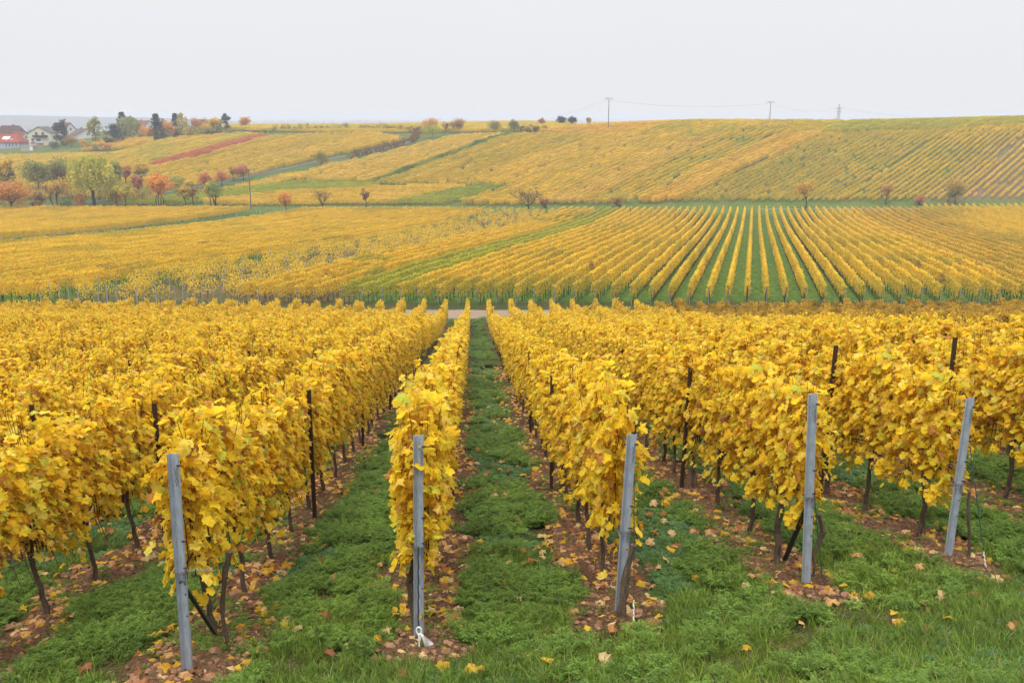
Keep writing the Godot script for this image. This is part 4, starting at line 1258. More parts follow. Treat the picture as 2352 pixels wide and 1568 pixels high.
func build_tree(d: Array):
	var called: String = d[0]
	var kind: String = d[2]
	var h: float = d[5]
	var w: float = d[6]
	var k_tone := 1.0 if rgb(d[7]).get_luminance() < 0.09 else 1.42
	var c := rgb(d[7]) * k_tone
	var c2 := rgb(d[8]) * k_tone
	var t := MB.new()
	var l := MB.new()
	var bark := Color(0.07, 0.055, 0.045)
	var ends := []
	var leaf := clampf(h * 0.05, 0.24, 0.65)
	var cat := "bush" if "bush" in called else "tree"
	match kind:
		"round", "multi", "sparse", "bush":
			var th := h * (0.28 if kind == "round" else (0.36 if kind != "bush" else 0.08))
			var r := maxf(0.07, h * 0.018)
			if kind == "multi":
				for k in 4:
					var x := (k - 1.5) * w * 0.09
					t.tube([Vector3(x, -0.3, 0), Vector3(x * 1.2, th * 0.6, 0.1 * k), Vector3(x * 0.5, th * 1.2, 0)], [r * 0.7, r * 0.6, r * 0.5], 6, bark)
			else:
				var bend := rng.randf_range(-0.05, 0.05) * h
				t.tube([Vector3(0, -0.3, 0), Vector3(bend, th * 0.5, 0), Vector3(bend * 0.4, th * 1.15, 0)], [r * 1.3, r, r * 0.85], 7, bark)
				if "gnarled" in called:
					t.tube([Vector3(0, 0, 0.2), Vector3(-w * 0.12, th * 0.18, 0.2), Vector3(-w * 0.2, th * 0.7, 0.1), Vector3(-w * 0.16, th * 1.4, 0)], [r, r * 0.9, r * 0.8, r * 0.5], 7, bark)
			var root := Vector3(0, th, 0)
			var n := 6 if kind != "sparse" else 5
			for k in n:
				var a := TAU * (k + rng.randf() * 0.6) / n
				var dv := Vector3(cos(a) * w * 0.4, (h - th) * rng.randf_range(0.45, 0.8), sin(a) * w * 0.4)
				limb(t, root, dv.normalized(), dv.length() * 0.55, r * 0.6, 1, ends, 0.7, bark)
			var cen := Vector3(0, (th * 0.85 + h) * 0.5, 0)
			var rad := Vector3(w * 0.5, (h - th * 0.85) * 0.5, w * 0.5)
			var clumps := 46 if kind == "round" else (34 if kind == "bush" else (46 if kind == "multi" else 30))
			for k in clumps:
				var u := unit()
				var rr := pow(rng.randf(), 0.4)
				var p := cen + u * rad * rr * (0.8 + 0.2 * sin(u.x * 5.0 + u.y * 4.0 + h))
				if p.y < h * 0.1: p.y = h * 0.12
				if kind == "sparse" and k < ends.size() and rng.randf() < 0.5: p = ends[k]
				var cr := w * (0.17 if kind != "sparse" else 0.13)
				var tone := c.lerp(c2, clampf(0.4 - u.y * 0.4 + rng.randf_range(-0.3, 0.3), 0.0, 1.0))
				clump(l, p, cr, 60 if kind != "sparse" else 34, leaf, tone, tone * 0.82)
		"willow":
			var r := h * 0.026
			t.tube([Vector3(0, -0.3, 0), Vector3(0.1, h * 0.1, 0), Vector3(-0.1, h * 0.22, 0)], [r * 1.3, r, r * 0.9], 8, bark)
			for s in [-1.0, 1.0]: limb(t, Vector3(0, h * 0.2, 0), Vector3(s * 0.45, 1, 0.2 * s).normalized(), h * 0.3, r * 0.7, 2, ends, 0.55, bark)
			for k in 130:
				var a := rng.randf() * TAU
				var rr := w * 0.46 * sqrt(rng.randf())
				var topy := h * (0.42 + 0.56 * sqrt(maxf(0.0, 1.0 - pow(rr / (w * 0.5), 2.0)))) * rng.randf_range(0.8, 1.0)
				var p := Vector3(cos(a) * rr, topy, sin(a) * rr)
				var drop := h * rng.randf_range(0.14, 0.44)
				var tone := c.lerp(c2, rng.randf())
				for q in 38:
					var f := rng.randf()
					var cc := tone * rng.randf_range(0.75, 1.2)
					var pp := p + Vector3(rng.randfn() * w * 0.03, -drop * f, rng.randfn() * w * 0.03)
					if pp.y < h * 0.13: continue
					b_leaf(l, pp, leaf, cc)
		"bare":
			var r := h * 0.024
			t.tube([Vector3(0, -0.3, 0), Vector3(0.1, h * 0.14, 0), Vector3(-0.05, h * 0.26, 0)], [r * 1.3, r, r * 0.9], 7, bark)
			for k in 5:
				var a := TAU * k / 5.0 + rng.randf()
				limb(t, Vector3(0, h * 0.2, 0), Vector3(cos(a) * w / h * 0.85, 0.6, sin(a) * w / h * 0.85).normalized(), h * 0.3, r * 0.6, 4, ends, 0.7, Color(0.11, 0.085, 0.07))
			for p in ends:
				if rng.randf() < 0.25: clump(l, p, h * 0.04, 3, leaf * 0.6, c, c2)
		"lean":
			var r := h * 0.022
			for s in [0.0, 1.0]:
				t.tube([Vector3(w * 0.12 + 0.1 * s, -0.3, 0), Vector3(-w * 0.02 + s * 0.25, h * 0.25, 0), Vector3(-w * 0.12 + s * w * 0.2, h * 0.5, 0)], [r * 1.2, r, r * 0.8], 6, bark)
			for k in 46:
				var u := unit()
				var p := Vector3(0, h * 0.68, 0) + u * Vector3(w * 0.44, h * 0.27, w * 0.44) * pow(rng.randf(), 0.35)
				clump(l, p, w * 0.12, 34, leaf * 0.8, c.lerp(c2, rng.randf()), c * 0.8, h * 0.1)
		"poplar":
			t.tube([Vector3(0, -0.3, 0), Vector3(0, h * 0.5, 0), Vector3(0, h * 0.9, 0)], [h * 0.02, h * 0.014, h * 0.004], 6, bark)
			for k in 44:
				var f := rng.randf()
				var rr := w * 0.42 * pow(sin(PI * clampf(f * 0.86 + 0.12, 0.0, 1.0)), 0.6) * sqrt(rng.randf())
				var a := rng.randf() * TAU
				clump(l, Vector3(cos(a) * rr, h * (0.1 + 0.86 * f), sin(a) * rr), w * 0.16, 36, leaf, c.lerp(c2, rng.randf()), c * 0.8)
		"spruce":
			t.tube([Vector3(0, -0.3, 0), Vector3(0, h * 0.98, 0)], [h * 0.02, 0.03], 6, bark)
			var layers := 15
			for k in layers:
				var f := float(k) / layers
				var rr := w * 0.72 * pow(1.0 - f, 0.8) + 0.2
				for q in 9:
					var a := TAU * q / 9.0 + k * 0.7 + rng.randf() * 0.4
					var tipp := Vector3(cos(a) * rr, h * (0.1 + 0.88 * f) - rr * 0.22, sin(a) * rr) * Vector3(rng.randf_range(0.75, 1.1), 1, rng.randf_range(0.75, 1.1))
					for s in 8:
						var g := (s + 1) / 8.0
						var cc := c.lerp(c2, rng.randf()) * rng.randf_range(0.7, 1.3)
						l.leaf(Vector3(0, h * (0.1 + 0.9 * f), 0).lerp(tipp, g) + unit() * 0.2, Vector3(cos(a), -0.5, sin(a)) + unit() * 0.4, Vector3(0, 1, 0) + unit() * 0.5, leaf * rng.randf_range(0.9, 1.7), cc, 2, cc)
		"pine":
			t.tube([Vector3(0, -0.3, 0), Vector3(0.2, h * 0.5, 0), Vector3(0, h * 0.9, 0)], [h * 0.022, h * 0.016, h * 0.006], 6, bark)
			for k in 34:
				var f := rng.randf()
				var rr := w * 0.46 * pow(sin(PI * clampf(f * 0.8 + 0.16, 0.0, 1.0)), 0.7)
				var a := rng.randf() * TAU
				var p := Vector3(cos(a) * rr * rng.randf(), h * (0.14 + 0.84 * f), sin(a) * rr * rng.randf())
				t.tube([Vector3(0, p.y - 0.3, 0), p], [0.07, 0.03], 3, bark)
				clump(l, p, w * 0.15, 48, leaf, c, c2)
	var o := thing(called, d[1], cat, at(d[3], d[4]), "")
	if t.v.size(): part("trunk", t.mesh(M.wood), o)
	if l.v.size():
		var cr := part("crown", l.mesh(M.far_leaf), o)
		cr.set_meta("kind", "stuff")

func b_leaf(l: MB, p: Vector3, leaf: float, cc: Color):
	l.leaf(p, Vector3(rng.randfn() * 0.3, -1, rng.randfn() * 0.3), unit() + Vector3(0, 0.3, 0), leaf * rng.randf_range(0.6, 1.3), cc, 2, cc * 0.95)

func build_hedge(d: Array):
	var pts := []
	for k in range(0, d[4].size(), 2): pts.append(Vector2(d[4][k], d[4][k + 1]))
	var l := MB.new()
	var t := MB.new()
	var h: float = d[1]
	var start := at(pts[0].x, pts[0].y)
	for k in pts.size() - 1:
		var n := maxi(2, int(pts[k].distance_to(pts[k + 1]) / 1.1))
		for q in n:
			var p: Vector2 = pts[k].lerp(pts[k + 1], (q + rng.randf()) / n)
			var hh := h * rng.randf_range(0.55, 1.2)
			var base := at(p.x + rng.randfn() * 0.8, p.y + rng.randfn() * 0.8) - start
			t.tube([base - Vector3(0, 0.2, 0), base + Vector3(rng.randfn() * 0.2, hh * 0.6, 0)], [0.06, 0.03], 4, Color(0.08, 0.06, 0.05))
			var tone := rgb(d[2]).lerp(rgb(d[3]), clampf(rng.randf() * 1.4 - 0.4, 0, 1))
			for s in 3: clump(l, base + Vector3(rng.randfn() * 0.5, hh * rng.randf_range(0.25, 0.8), rng.randfn() * 0.5), hh * 0.34, 26, 0.36, tone, tone * 0.7)
	var o := thing("hedge", d[0], "hedge", start)
	part("stems", t.mesh(M.wood), o)
	var f := part("foliage", l.mesh(M.far_leaf), o)
	f.set_meta("kind", "stuff")

# ---------------------------------------------------------------- the village
func px(x: float, D: float) -> float:
	return (x - 1176.0) / 2100.0 * (0.9705 * D + 3.9)

func house(called: String, label: String, X: float, D: float, w: float, dep: float, eave: float, ridge: float, turn: float, wall: Color, roof: Color, gable_front: bool, hip: float, wins: Array, category := "house") -> Node3D:
	# the ridge runs along x (or along z where the gable looks at the viewer); windows are [face, along, up, wide, high]
	var o := thing(called, label, category, at(X, D), "", turn)
	var b := MB.new()
	var hx := w * 0.5
	var hz := dep * 0.5
	var sunk := -2.0
	for s in [-1.0, 1.0]:
		b.quad(Vector3(-hx, sunk, s * hz), Vector3(hx, sunk, s * hz), Vector3(hx, eave, s * hz), Vector3(-hx, eave, s * hz), wall)
		b.quad(Vector3(s * hx, sunk, -hz), Vector3(s * hx, sunk, hz), Vector3(s * hx, eave, hz), Vector3(s * hx, eave, -hz), wall)
		if gable_front: b.tri(Vector3(-hx, eave, s * hz), Vector3(hx, eave, s * hz), Vector3(0, ridge, s * hz), wall)
		elif hip == 0.0: b.tri(Vector3(s * hx, eave, -hz), Vector3(s * hx, eave, hz), Vector3(s * hx, ridge, 0), wall)
	part("wall", b.mesh(M.wall), o)
	var r := MB.new()
	var ov := 0.4
	var k := (ridge - eave) / (hx if gable_front else hz)
	for s in [-1.0, 1.0]:
		for up in [0.06, 0.24]:
			var e: float = eave - ov * k + up
			var rg: float = ridge + up
			if gable_front:
				r.quad(Vector3(s * (hx + ov), e, -hz - ov), Vector3(s * (hx + ov), e, hz + ov), Vector3(0, rg, hz + ov), Vector3(0, rg, -hz - ov), roof)
			else:
				r.quad(Vector3(-hx - ov, e, s * (hz + ov)), Vector3(hx + ov, e, s * (hz + ov)), Vector3(hx + ov - hip, rg, 0), Vector3(-hx - ov + hip, rg, 0), roof)
				if hip > 0.0: r.tri(Vector3(s * (hx + ov), e, -hz - ov), Vector3(s * (hx + ov), e, hz + ov), Vector3(s * (hx + ov - hip), rg, 0), roof)
		var eu: float = eave - ov * k
		if gable_front:
			for f in [-1.0, 1.0]: r.quad(Vector3(s * (hx + ov), eu + 0.06, f * (hz + ov)), Vector3(s * (hx + ov), eu + 0.24, f * (hz + ov)), Vector3(0, ridge + 0.24, f * (hz + ov)), Vector3(0, ridge + 0.06, f * (hz + ov)), roof * 0.6)
		else:
			r.quad(Vector3(-hx - ov, eu + 0.06, s * (hz + ov)), Vector3(hx + ov, eu + 0.06, s * (hz + ov)), Vector3(hx + ov, eu + 0.24, s * (hz + ov)), Vector3(-hx - ov, eu + 0.24, s * (hz + ov)), roof * 0.6)
			if hip == 0.0:
				for f in [-1.0, 1.0]: r.quad(Vector3(f * (hx + ov), eu + 0.06, s * (hz + ov)), Vector3(f * (hx + ov), eu + 0.24, s * (hz + ov)), Vector3(f * (hx + ov), ridge + 0.24, 0), Vector3(f * (hx + ov), ridge + 0.06, 0), roof * 0.6)
	part("roof", r.mesh(M.roof), o)
	for q in wins:
		var m := MB.new()
		var g := MB.new()
		var front: bool = q[0] == "front"
		var pos := Vector3(q[1], q[2], hz) if front else Vector3(hx, q[2], q[1])
		var sz := Vector3(q[3], q[4], 0.08) if front else Vector3(0.08, q[4], q[3])
		var nrm := Vector3(0, 0, 1) if front else Vector3(1, 0, 0)
		m.box(pos, sz + Vector3(0.16, 0.16, 0.16) * (Vector3.ONE - nrm), Color(0.6, 0.59, 0.56))
		var wn := part("window", m.mesh(M.wall), o)
		g.box(pos + nrm * 0.03, sz, Color(0.05, 0.055, 0.06))
		part("pane", g.mesh(M.glass), wn)
	return o

func block(called: String, o: Node3D, p: Vector3, s: Vector3, c: Color, m: Material, turn := Basis()):
	var b := MB.new()
	b.box(p, s, c, turn)
	part(called, b.mesh(m), o)

func build_village():
	var cream := Color(0.66, 0.62, 0.5)
	var white := Color(0.74, 0.74, 0.72)
	var a := house("house", "large house with a dark brown roof at the left picture edge", px(28, 540), 540, 13, 11, 6.0, 10.0, 0.2, cream, Color(0.13, 0.065, 0.05), false, 2.2, [["front", 3.0, 3.0, 1.1, 1.3]])
	block("chimney", a, Vector3(1.5, 10.3, 0), Vector3(0.7, 1.2, 0.7), Color(0.2, 0.09, 0.07), M.wall)
	house("house", "cream house with a dull red roof and its gable to the right", px(47, 510), 510, 10.5, 8, 3.2, 7.0, -0.5, cream, Color(0.24, 0.085, 0.06), false, 0.0, [["right", -1.2, 2.2, 0.9, 1.3], ["right", 1.4, 2.2, 0.9, 1.3], ["right", 0.0, 4.2, 0.9, 1.1]])
	var c := house("house", "low blue-grey house with a bright red roof and a solar panel", px(20, 490), 490, 17.5, 9, 3.0, 6.7, -0.12, Color(0.42, 0.46, 0.56), Color(0.42, 0.09, 0.045), false, 3.6, [["front", 1.6, 1.5, 0.6, 1.5], ["front", 3.4, 1.5, 0.6, 1.5], ["front", 5.2, 1.5, 0.6, 1.5], ["front", 7.2, 1.5, 0.6, 1.5]])
	var sl := Basis(Vector3(1, 0, 0), 0.69)
	block("solar_panel", c, Vector3(0.6, 5.15, 2.35), Vector3(4.2, 0.1, 2.2), Color(0.5, 0.54, 0.6), M.glass, sl)
	block("skylight", c, Vector3(1.4, 4.25, 3.45), Vector3(1.0, 0.1, 1.1), Color(0.28, 0.3, 0.33), M.glass, sl)
	block("skylight", c, Vector3(4.2, 4.35, 3.35), Vector3(1.0, 0.1, 1.1), Color(0.28, 0.3, 0.33), M.glass, sl)
	var d := house("house", "cream two-storey house with a dark wooden balcony and a grey roof", px(103, 488), 488, 11.5, 10, 6.0, 9.0, 0.0, Color(0.7, 0.65, 0.5), Color(0.16, 0.15, 0.145), true, 0.0, [["front", -3.6, 2.6, 1.4, 1.2], ["front", -0.6, 2.5, 2.2, 1.2], ["front", -1.4, 5.4, 1.4, 2.0], ["front", 2.0, 5.4, 1.4, 2.0]])
	block("balcony", d, Vector3(0.6, 4.4, 5.6), Vector3(7.4, 1.0, 1.2), Color(0.05, 0.03, 0.025), M.plain)
	house("house", "white house with a brown gabled roof behind the dark pine", px(148, 525), 525, 12, 10, 4.0, 9.0, -0.45, white, Color(0.17, 0.10, 0.08), false, 0.0, [["right", 0.0, 5.6, 1.0, 1.2]])
	var f := house("house", "white house with a long grey-brown roof sloping to the right", px(193, 505), 505, 13, 11, 1.8, 4.9, -0.85, white, Color(0.17, 0.14, 0.125), false, 0.0, [])
	block("chimney", f, Vector3(-2, 5.1, 0), Vector3(0.8, 1.2, 0.8), Color(0.1, 0.09, 0.09), M.wall)
	var g := house("house", "red-roofed house half hidden by the garden trees", px(333, 560), 560, 10, 9, 1.2, 5.0, -0.5, white, Color(0.3, 0.11, 0.08), false, 0.0, [])
	block("chimney", g, Vector3(-2, 5.0, 0), Vector3(0.7, 1.4, 0.7), Color(0.15, 0.1, 0.09), M.wall)
	house("garden_shed", "small pale pink shed beside the balcony house", px(86, 472), 472, 4.4, 3.6, 2.1, 2.9, -0.5, Color(0.6, 0.42, 0.33), Color(0.3, 0.31, 0.33), true, 0.0, [], "shed")
	var gr := thing("garage", "low beige garage with a white door in front of the red-roofed house", "garage", at(px(66, 458), 458), "", -0.1)
	block("wall", gr, Vector3(0, 0.6, 0), Vector3(6.4, 3.2, 4.0), Color(0.46, 0.4, 0.32), M.wall)
	block("roof", gr, Vector3(0, 2.29, 0), Vector3(6.9, 0.16, 4.4), Color(0.5, 0.5, 0.5), M.roof)
	block("door", gr, Vector3(2.3, 0.95, 2.02), Vector3(1.6, 2.0, 0.06), Color(0.8, 0.8, 0.8), M.wall)
	for q in [[64, 291, "long pale industrial hall far behind the brown roof"], [78, 297, "lower pale industrial hall far behind the balcony house"], [104, 289, "faint distant hall beside the thin mast"]]:
		var D := 2300.0
		var h := thing("industrial_hall", q[2], "hall", at(px(q[0], D), D))
		block("wall", h, Vector3(0, 4, 0), Vector3(34, 11, 20), Color(0.6, 0.62, 0.66), M.wall)
		block("roof", h, Vector3(0, 9.8, 0), Vector3(35, 0.6, 21), Color(0.75, 0.75, 0.76), M.roof)

# ---------------------------------------------------------------- power line, motorcycle, posts
func utility_pole(label: String, base: Vector3, h: float, turn: float) -> Array:
	var o := thing("power_pole", label, "power pole", base, "", turn)
	var b := MB.new()
	b.tube([Vector3(0, -0.5, 0), Vector3(0, h * 0.5, 0), Vector3(0, h, 0)], [0.19, 0.16, 0.12], 10, Color(0.27, 0.25, 0.23))
	part("pole", b.mesh(M.wood), o)
	var c := MB.new()
	c.box(Vector3(0, h - 0.1, 0), Vector3(3.5, 0.13, 0.13), Color(0.2, 0.2, 0.2))
	part("crossarm", c.mesh(M.wood), o)
	var ends := []
	for x in [-1.65, -0.75, 1.5]:
		var i := MB.new()
		i.tube([Vector3(x - 0.16, h - 0.15, 0), Vector3(x, h - 0.75, 0)], [0.04, 0.05], 5, Color(0.13, 0.12, 0.12))
		i.tube([Vector3(x + 0.16, h - 0.15, 0), Vector3(x, h - 0.75, 0)], [0.04, 0.05], 5, Color(0.13, 0.12, 0.12))
		part("insulator", i.mesh(M.plain), o)
		ends.append(base + Basis(Vector3.UP, turn) * Vector3(x, h - 0.78, 0))
	return ends

func build_power_line():
	var p1 := utility_pole("grey power pole with a crossarm standing in the valley lane, the nearest one", at(-73.9, 260.2), 11.4, 0.35)
	var p2 := utility_pole("tall power pole on the hill left of the middle, rising above the ridge", at(40.7, 396.4), 13.9, 0.3)
	var p3 := utility_pole("power pole behind the ridge, left of the steel pylon", at(117.9, 430), 10.07 - ground(117.9, 430), 0.3)
	var base := at(180.5, 520)
	var o := thing("lattice_pylon", "small steel lattice pylon on the ridge at the right", "pylon", base, "", 0.2)
	var h := 10.08 - base.y
	var steel := Color(0.24, 0.25, 0.26)
	for sx in [-1.0, 1.0]:
		for sz in [-1.0, 1.0]:
			var b := MB.new()
			b.tube([Vector3(sx * 0.75, -0.5, sz * 0.75), Vector3(sx * 0.4, h * 0.8, sz * 0.4), Vector3(0, h, 0)], [0.1, 0.09, 0.05], 4, steel)
			part("leg", b.mesh(M.plain), o)
	var br := MB.new()
	for k in 9:
		var f := k / 9.0 * 0.8
		var w0 := lerpf(0.75, 0.4, f / 0.8)
		var w1 := lerpf(0.75, 0.4, (f + 0.09) / 0.8)
		for s in [-1.0, 1.0]:
			br.tube([Vector3(-w0, h * f, s * w0), Vector3(w1, h * (f + 0.09), s * w1)], [0.05, 0.05], 3, steel)
			br.tube([Vector3(s * w0, h * f, w0), Vector3(s * w1, h * (f + 0.09), -w1)], [0.05, 0.05], 3, steel)
	part("bracing", br.mesh(M.plain), o)
	for q in [[0.8, 4.6], [0.62, 3.4]]:
		var b := MB.new()
		b.box(Vector3(0, h * q[0], 0), Vector3(q[1], 0.18, 0.9), steel)
		part("crossarm", b.mesh(M.plain), o)
	var ends := []
	for x in [-2.2, -0.6, 2.2]: ends.append(base + Vector3(x, h * 0.8, 0))
	var ends2 := []
	for x in [0.0, 1.5, 4.0]: ends2.append(at(400, 640, 9.0) + Vector3(x, 0, 0))
	var spans := [[p1, p2, "between the valley pole and the hill pole"], [p2, p3, "between the hill pole and the pole behind the ridge"], [p3, ends, "between the last pole and the lattice pylon"], [ends, ends2, "right of the lattice pylon"]]
	for s in spans:
		for k in 3:
			var a: Vector3 = s[0][k]
			var b: Vector3 = s[1][k]
			var m := MB.new()
			var pts := []
			var rad := []
			for q in 25:
				var f := q / 24.0
				pts.append(a.lerp(b, f) - Vector3(0, 0.025 * a.distance_to(b) * 4.0 * f * (1.0 - f), 0))
				rad.append(0.012)
			m.tube(pts, rad, 4, Color(0.25, 0.26, 0.27))
			solid("power_cable", m.mesh(M.plain), "thin sagging power cable " + s[2], "cable", "power cables " + s[2])

func build_motorcyclist():
	var p := at(-138.4, 265.6, 0.16)
	var o := thing("motorcycle", "dark motorcycle on the lane beside the rust-brown tree", "motorcycle", p)
	var dk := Color(0.03, 0.032, 0.04)
	for x in [-0.72, 0.72]:
		var w := MB.new()
		var pts := []
		var rad := []
		for q in 17:
			var a := TAU * q / 16.0
			pts.append(Vector3(x + cos(a) * 0.27, 0.32 + sin(a) * 0.27, 0)); rad.append(0.065)
		w.tube(pts, rad, 6, dk)
		part("wheel", w.mesh(M.plain), o)
	var b := MB.new()
	b.tube([Vector3(-0.62, 0.85, 0), Vector3(-0.2, 0.78, 0), Vector3(0.2, 0.88, 0), Vector3(0.5, 0.82, 0)], [0.1, 0.13, 0.19, 0.08], 8, Color(0.05, 0.05, 0.07))
	b.tube([Vector3(-0.2, 0.5, 0), Vector3(0.25, 0.5, 0)], [0.22, 0.2], 8, dk)
	b.tube([Vector3(-0.72, 0.32, 0.1), Vector3(-0.1, 0.45, 0.1)], [0.04, 0.05], 5, dk)
	part("body", b.mesh(M.plain), o)
	var fk := MB.new()
	fk.tube([Vector3(0.72, 0.32, 0.09), Vector3(0.48, 0.98, 0.09)], [0.035, 0.03], 5, Color(0.2, 0.2, 0.2))
	fk.tube([Vector3(0.45, 1.02, -0.36), Vector3(0.48, 1.0, 0), Vector3(0.45, 1.02, 0.36)], [0.02, 0.02, 0.02], 5, dk)
	part("fork", fk.mesh(M.plain), o)
	var hl := MB.new()
	hl.tube([Vector3(0.56, 0.9, 0), Vector3(0.66, 0.9, 0)], [0.09, 0.1], 8, Color(0.5, 0.5, 0.5))
	part("headlight", hl.mesh(M.glass), o)
	# the rider: one surface from a field of tapered capsules
	var J := [[Vector3(-0.22, 0.92, 0), Vector3(-0.12, 1.2, 0), 0.15, 0.16], [Vector3(-0.12, 1.2, 0), Vector3(0.02, 1.42, 0), 0.17, 0.14], [Vector3(0.02, 1.42, 0), Vector3(0.06, 1.56, 0), 0.07, 0.065], [Vector3(0.07, 1.63, 0), Vector3(0.1, 1.68, 0), 0.13, 0.12]]
	for s in [-1.0, 1.0]:
		J.append([Vector3(0.0, 1.4, s * 0.18), Vector3(0.2, 1.16, s * 0.26), 0.065, 0.055])
		J.append([Vector3(0.2, 1.16, s * 0.26), Vector3(0.44, 1.04, s * 0.3), 0.052, 0.04])
		J.append([Vector3(-0.2, 0.92, s * 0.1), Vector3(0.16, 0.76, s * 0.2), 0.1, 0.075])
		J.append([Vector3(0.16, 0.76, s * 0.2), Vector3(-0.04, 0.36, s * 0.2), 0.072, 0.05])
		J.append([Vector3(-0.04, 0.33, s * 0.2), Vector3(0.14, 0.31, s * 0.21), 0.05, 0.04])
	var man := solid("person", surface_nets(J, 0.045, Color(0.028, 0.03, 0.042)).mesh(M.plain), "person in dark clothes and helmet riding the motorcycle on the lane", "person", "", p)
	man.scale = Vector3.ONE
	var sk := thing("wooden_stakes", "two pale stakes holding a young tree behind the motorcyclist", "stake", at(-131.5, 268.5))
	for x in [-0.4, 0.6, 1.3]:
		var st := MB.new()
		st.tube([Vector3(x, -0.2, 0), Vector3(x * 0.9, 2.0, 0)], [0.05, 0.05], 6, Color(0.4, 0.33, 0.24))
		part("stake", st.mesh(M.wood), sk)

func surface_nets(J: Array, cell: float, col: Color) -> MB:
	var lo := Vector3(1e9, 1e9, 1e9)
	var hi := -lo
	for j in J:
		for p in [j[0], j[1]]:
			lo = lo.min(p - Vector3.ONE * 0.28)
			hi = hi.max(p + Vector3.ONE * 0.28)
	var n := Vector3i(((hi - lo) / cell).ceil()) + Vector3i.ONE
	var f := PackedFloat32Array()
	f.resize(n.x * n.y * n.z)
	for z in n.z:
		for y in n.y:
			for x in n.x:
				var p := lo + Vector3(x, y, z) * cell
				var e := 0.0
				for j in J:
					var ab: Vector3 = j[1] - j[0]
					var t := clampf((p - j[0]).dot(ab) / ab.length_squared(), 0.0, 1.0)
					var d: float = p.distance_to(j[0] + ab * t) - lerpf(j[2], j[3], t)
					e += exp(-d * 40.0)
				f[x + n.x * (y + n.y * z)] = -log(maxf(e, 1e-30)) / 40.0
	var b := MB.new()
	var vert := {}
	var st := [1, n.x, n.x * n.y]
	for z in n.z - 1:
		for y in n.y - 1:
			for x in n.x - 1:
				var k := x + n.x * (y + n.y * z)
				var sum := Vector3.ZERO
				var cnt := 0
				for e in [[0, 1], [2, 3], [4, 5], [6, 7], [0, 2], [1, 3], [4, 6], [5, 7], [0, 4], [1, 5], [2, 6], [3, 7]]:
					var pa := Vector3(e[0] & 1, (e[0] >> 1) & 1, e[0] >> 2)
					var pb := Vector3(e[1] & 1, (e[1] >> 1) & 1, e[1] >> 2)
					var fa := f[k + int(pa.x) + int(pa.y) * st[1] + int(pa.z) * st[2]]
					var fb := f[k + int(pb.x) + int(pb.y) * st[1] + int(pb.z) * st[2]]
					if (fa < 0.0) != (fb < 0.0):
						sum += pa.lerp(pb, fa / (fa - fb))
						cnt += 1
				if cnt: vert[k] = lo + (Vector3(x, y, z) + sum / cnt) * cell
	for k in vert:
		for ax in 3:
			var k2: int = k + st[ax]
			if k2 >= f.size() or (f[k] < 0.0) == (f[k2] < 0.0): continue
			var u: int = st[(ax + 1) % 3]
			var w: int = st[(ax + 2) % 3]
			if vert.has(k - u) and vert.has(k - w) and vert.has(k - u - w):
				b.quad(vert[k], vert[k - u], vert[k - u - w], vert[k - w], col)
	return b

func build_far_land():
	# a low wooded ridge across the plain, and lines of trees in the haze before it
	var b := MB.new()
	var prev := []
	for k in 61:
		var X := -2150.0 + k * 20.0
		var f := k / 60.0
		var top: float = EYE + 1.0 - 22.0 * f * f - 7.0 * absf(broad.get_noise_2d(X * 0.02, 3.0)) - (20.0 if f > 0.95 else 0.0)
		var cur := [at(X, 2950, -6.0), Vector3(X, top - 9.0, -3150), Vector3(X, top, -3300), at(X, 3700, -6.0)]
		if prev.size():
			for q in 3: b.quad(prev[q], cur[q], cur[q + 1], prev[q + 1], vary(Color(0.07, 0.085, 0.05), 0.8, 1.2))
		prev = cur
	setting("far_hills", b.mesh(M.land))
	var w := MB.new()
	for q in [[3000.0, -1650.0, 300.0, 10.0], [3600.0, -900.0, 500.0, 11.0], [4300.0, -1300.0, 900.0, 13.0], [5200.0, -1900.0, 1500.0, 14.0], [2600.0, -1420.0, -950.0, 9.0]]:
		var X: float = q[1]
		while X < q[2]:
			if broad.get_noise_2d(X * 0.03, q[0]) > -0.12:
				var h: float = q[3] * rng.randf_range(0.5, 1.2)
				clump(w, at(X, q[0] + rng.randf_range(-40, 40), h * 0.4), h * 0.8, 16, h * 0.6, Color(0.06, 0.075, 0.04), Color(0.16, 0.13, 0.06))
			X += rng.randf_range(5.0, 14.0)
	var o := setting("far_woodland", w.mesh(M.far_leaf), "stuff")
	tag(o, "hazy lines of trees far out on the plain", "woodland")

func build_pale_posts():
	var b := MB.new()
	b.box(Vector3(0, 1.0, 0), Vector3(0.12, 2.6, 0.12), Color(0.62, 0.6, 0.56))
	var m := b.mesh(M.wood)
	for k in PALE.size() / 2:
		solid("pale_post", m, "pale wooden post standing in the yellow vines below the red strip", "post", "pale posts in the vineyard above the asphalt lane", at(PALE[k * 2], PALE[k * 2 + 1]))
	for k in YOUNG.size() / 2:
		var o := solid("white_post", m, "white post at the far end of the young green vine strip", "post", "white posts at the end of the young vine strip", at(YOUNG[k * 2], YOUNG[k * 2 + 1], -0.3))
		o.rotation.z = 0.12

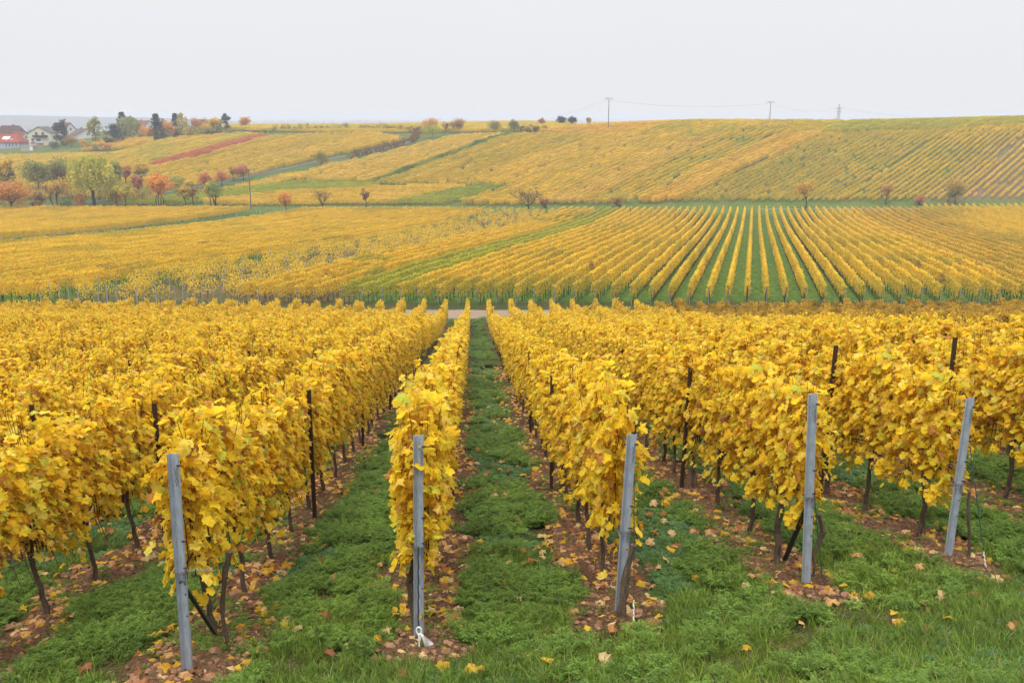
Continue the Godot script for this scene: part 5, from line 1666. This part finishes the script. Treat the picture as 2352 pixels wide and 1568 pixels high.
func overcast() -> PanoramaSkyMaterial:
	# the even cloud layer of a dull day: three times as bright overhead as at the horizon, faintly streaked
	var im := Image.create(512, 256, false, Image.FORMAT_RGBF)
	for y in 256:
		var el := (0.5 - (y + 0.5) / 256.0) * PI
		var s := maxf(sin(el), 0.0)
		for x in 512:
			var a := TAU * x / 512.0
			var d := Vector3(cos(a) * cos(el), maxf(sin(el), 0.0) * 2.0, sin(a) * cos(el))
			var n := 1.0 + 0.05 * broad.get_noise_3dv(d * 30.0) * smoothstep(0.0, 0.2, s)
			var l := (0.845 + 2.4 * s * s) * n
			im.set_pixel(x, y, Color(l * (0.982 - 0.04 * minf(s * 5.0, 1.0)), l * (0.985 - 0.005 * minf(s * 5.0, 1.0)), l * (1.0 + 0.055 * minf(s * 5.0, 1.0))))
	var m := PanoramaSkyMaterial.new()
	m.panorama = ImageTexture.create_from_image(im)
	return m

func _ready():
	for x in COL_X: U.append((x - 1176.0) / 2110.0)
	for r in HT:
		var x: Array = DK + HD
		var y: Array = BASE + r
		COLS.append([PackedFloat64Array(x), PackedFloat64Array(y), PackedFloat64Array(tangents(x, y))])
	rng.seed = 20231105
	fine.seed = 4
	fine.frequency = 0.35
	fine.fractal_octaves = 3
	broad.seed = 8
	broad.frequency = 0.045
	broad.fractal_octaves = 3
	var cam := Camera3D.new()
	cam.name = "camera"
	cam.fov = 2.0 * rad_to_deg(atan(784.0 / 2100.0))
	cam.position = Vector3(0, EYE, 0)
	cam.rotation.x = -atan(522.0 / 2100.0)
	cam.near = 0.1
	cam.far = 12000.0
	add_child(cam)
	cam.current = true
	var env := Environment.new()
	var sky := Sky.new()
	sky.sky_material = overcast()
	env.background_mode = Environment.BG_SKY
	env.sky = sky
	env.tonemap_mode = Environment.TONE_MAPPER_LINEAR
	env.tonemap_exposure = 1.0
	env.fog_enabled = true
	env.fog_density = 0.00038
	env.fog_light_color = Color(0.95, 0.955, 0.97)
	env.sdfgi_enabled = true
	env.ssao_enabled = true
	env.ssil_enabled = true
	var we := WorldEnvironment.new()
	we.name = "world_environment"
	we.environment = env
	add_child(we)
	var sun := DirectionalLight3D.new()
	sun.name = "sun"
	sun.light_color = Color(1.0, 0.97, 0.92)
	sun.light_energy = 0.5
	sun.light_angular_distance = 20.0
	sun.sky_mode = DirectionalLight3D.SKY_MODE_LIGHT_ONLY
	sun.shadow_enabled = true
	sun.rotation = Vector3(deg_to_rad(-60), deg_to_rad(-25), 0)
	add_child(sun)

	make_materials()
	build_ground()
	build_roads()
	build_far_land()
	build_village()
	build_hill_fields()
	build_mid_field()
	for d in TREES: build_tree(d)
	for d in HEDGES: build_hedge(d)
	build_power_line()
	build_motorcyclist()
	build_pale_posts()
	build_near_rows()
	build_end_posts()
	build_cover()
	build_fallen_leaves()
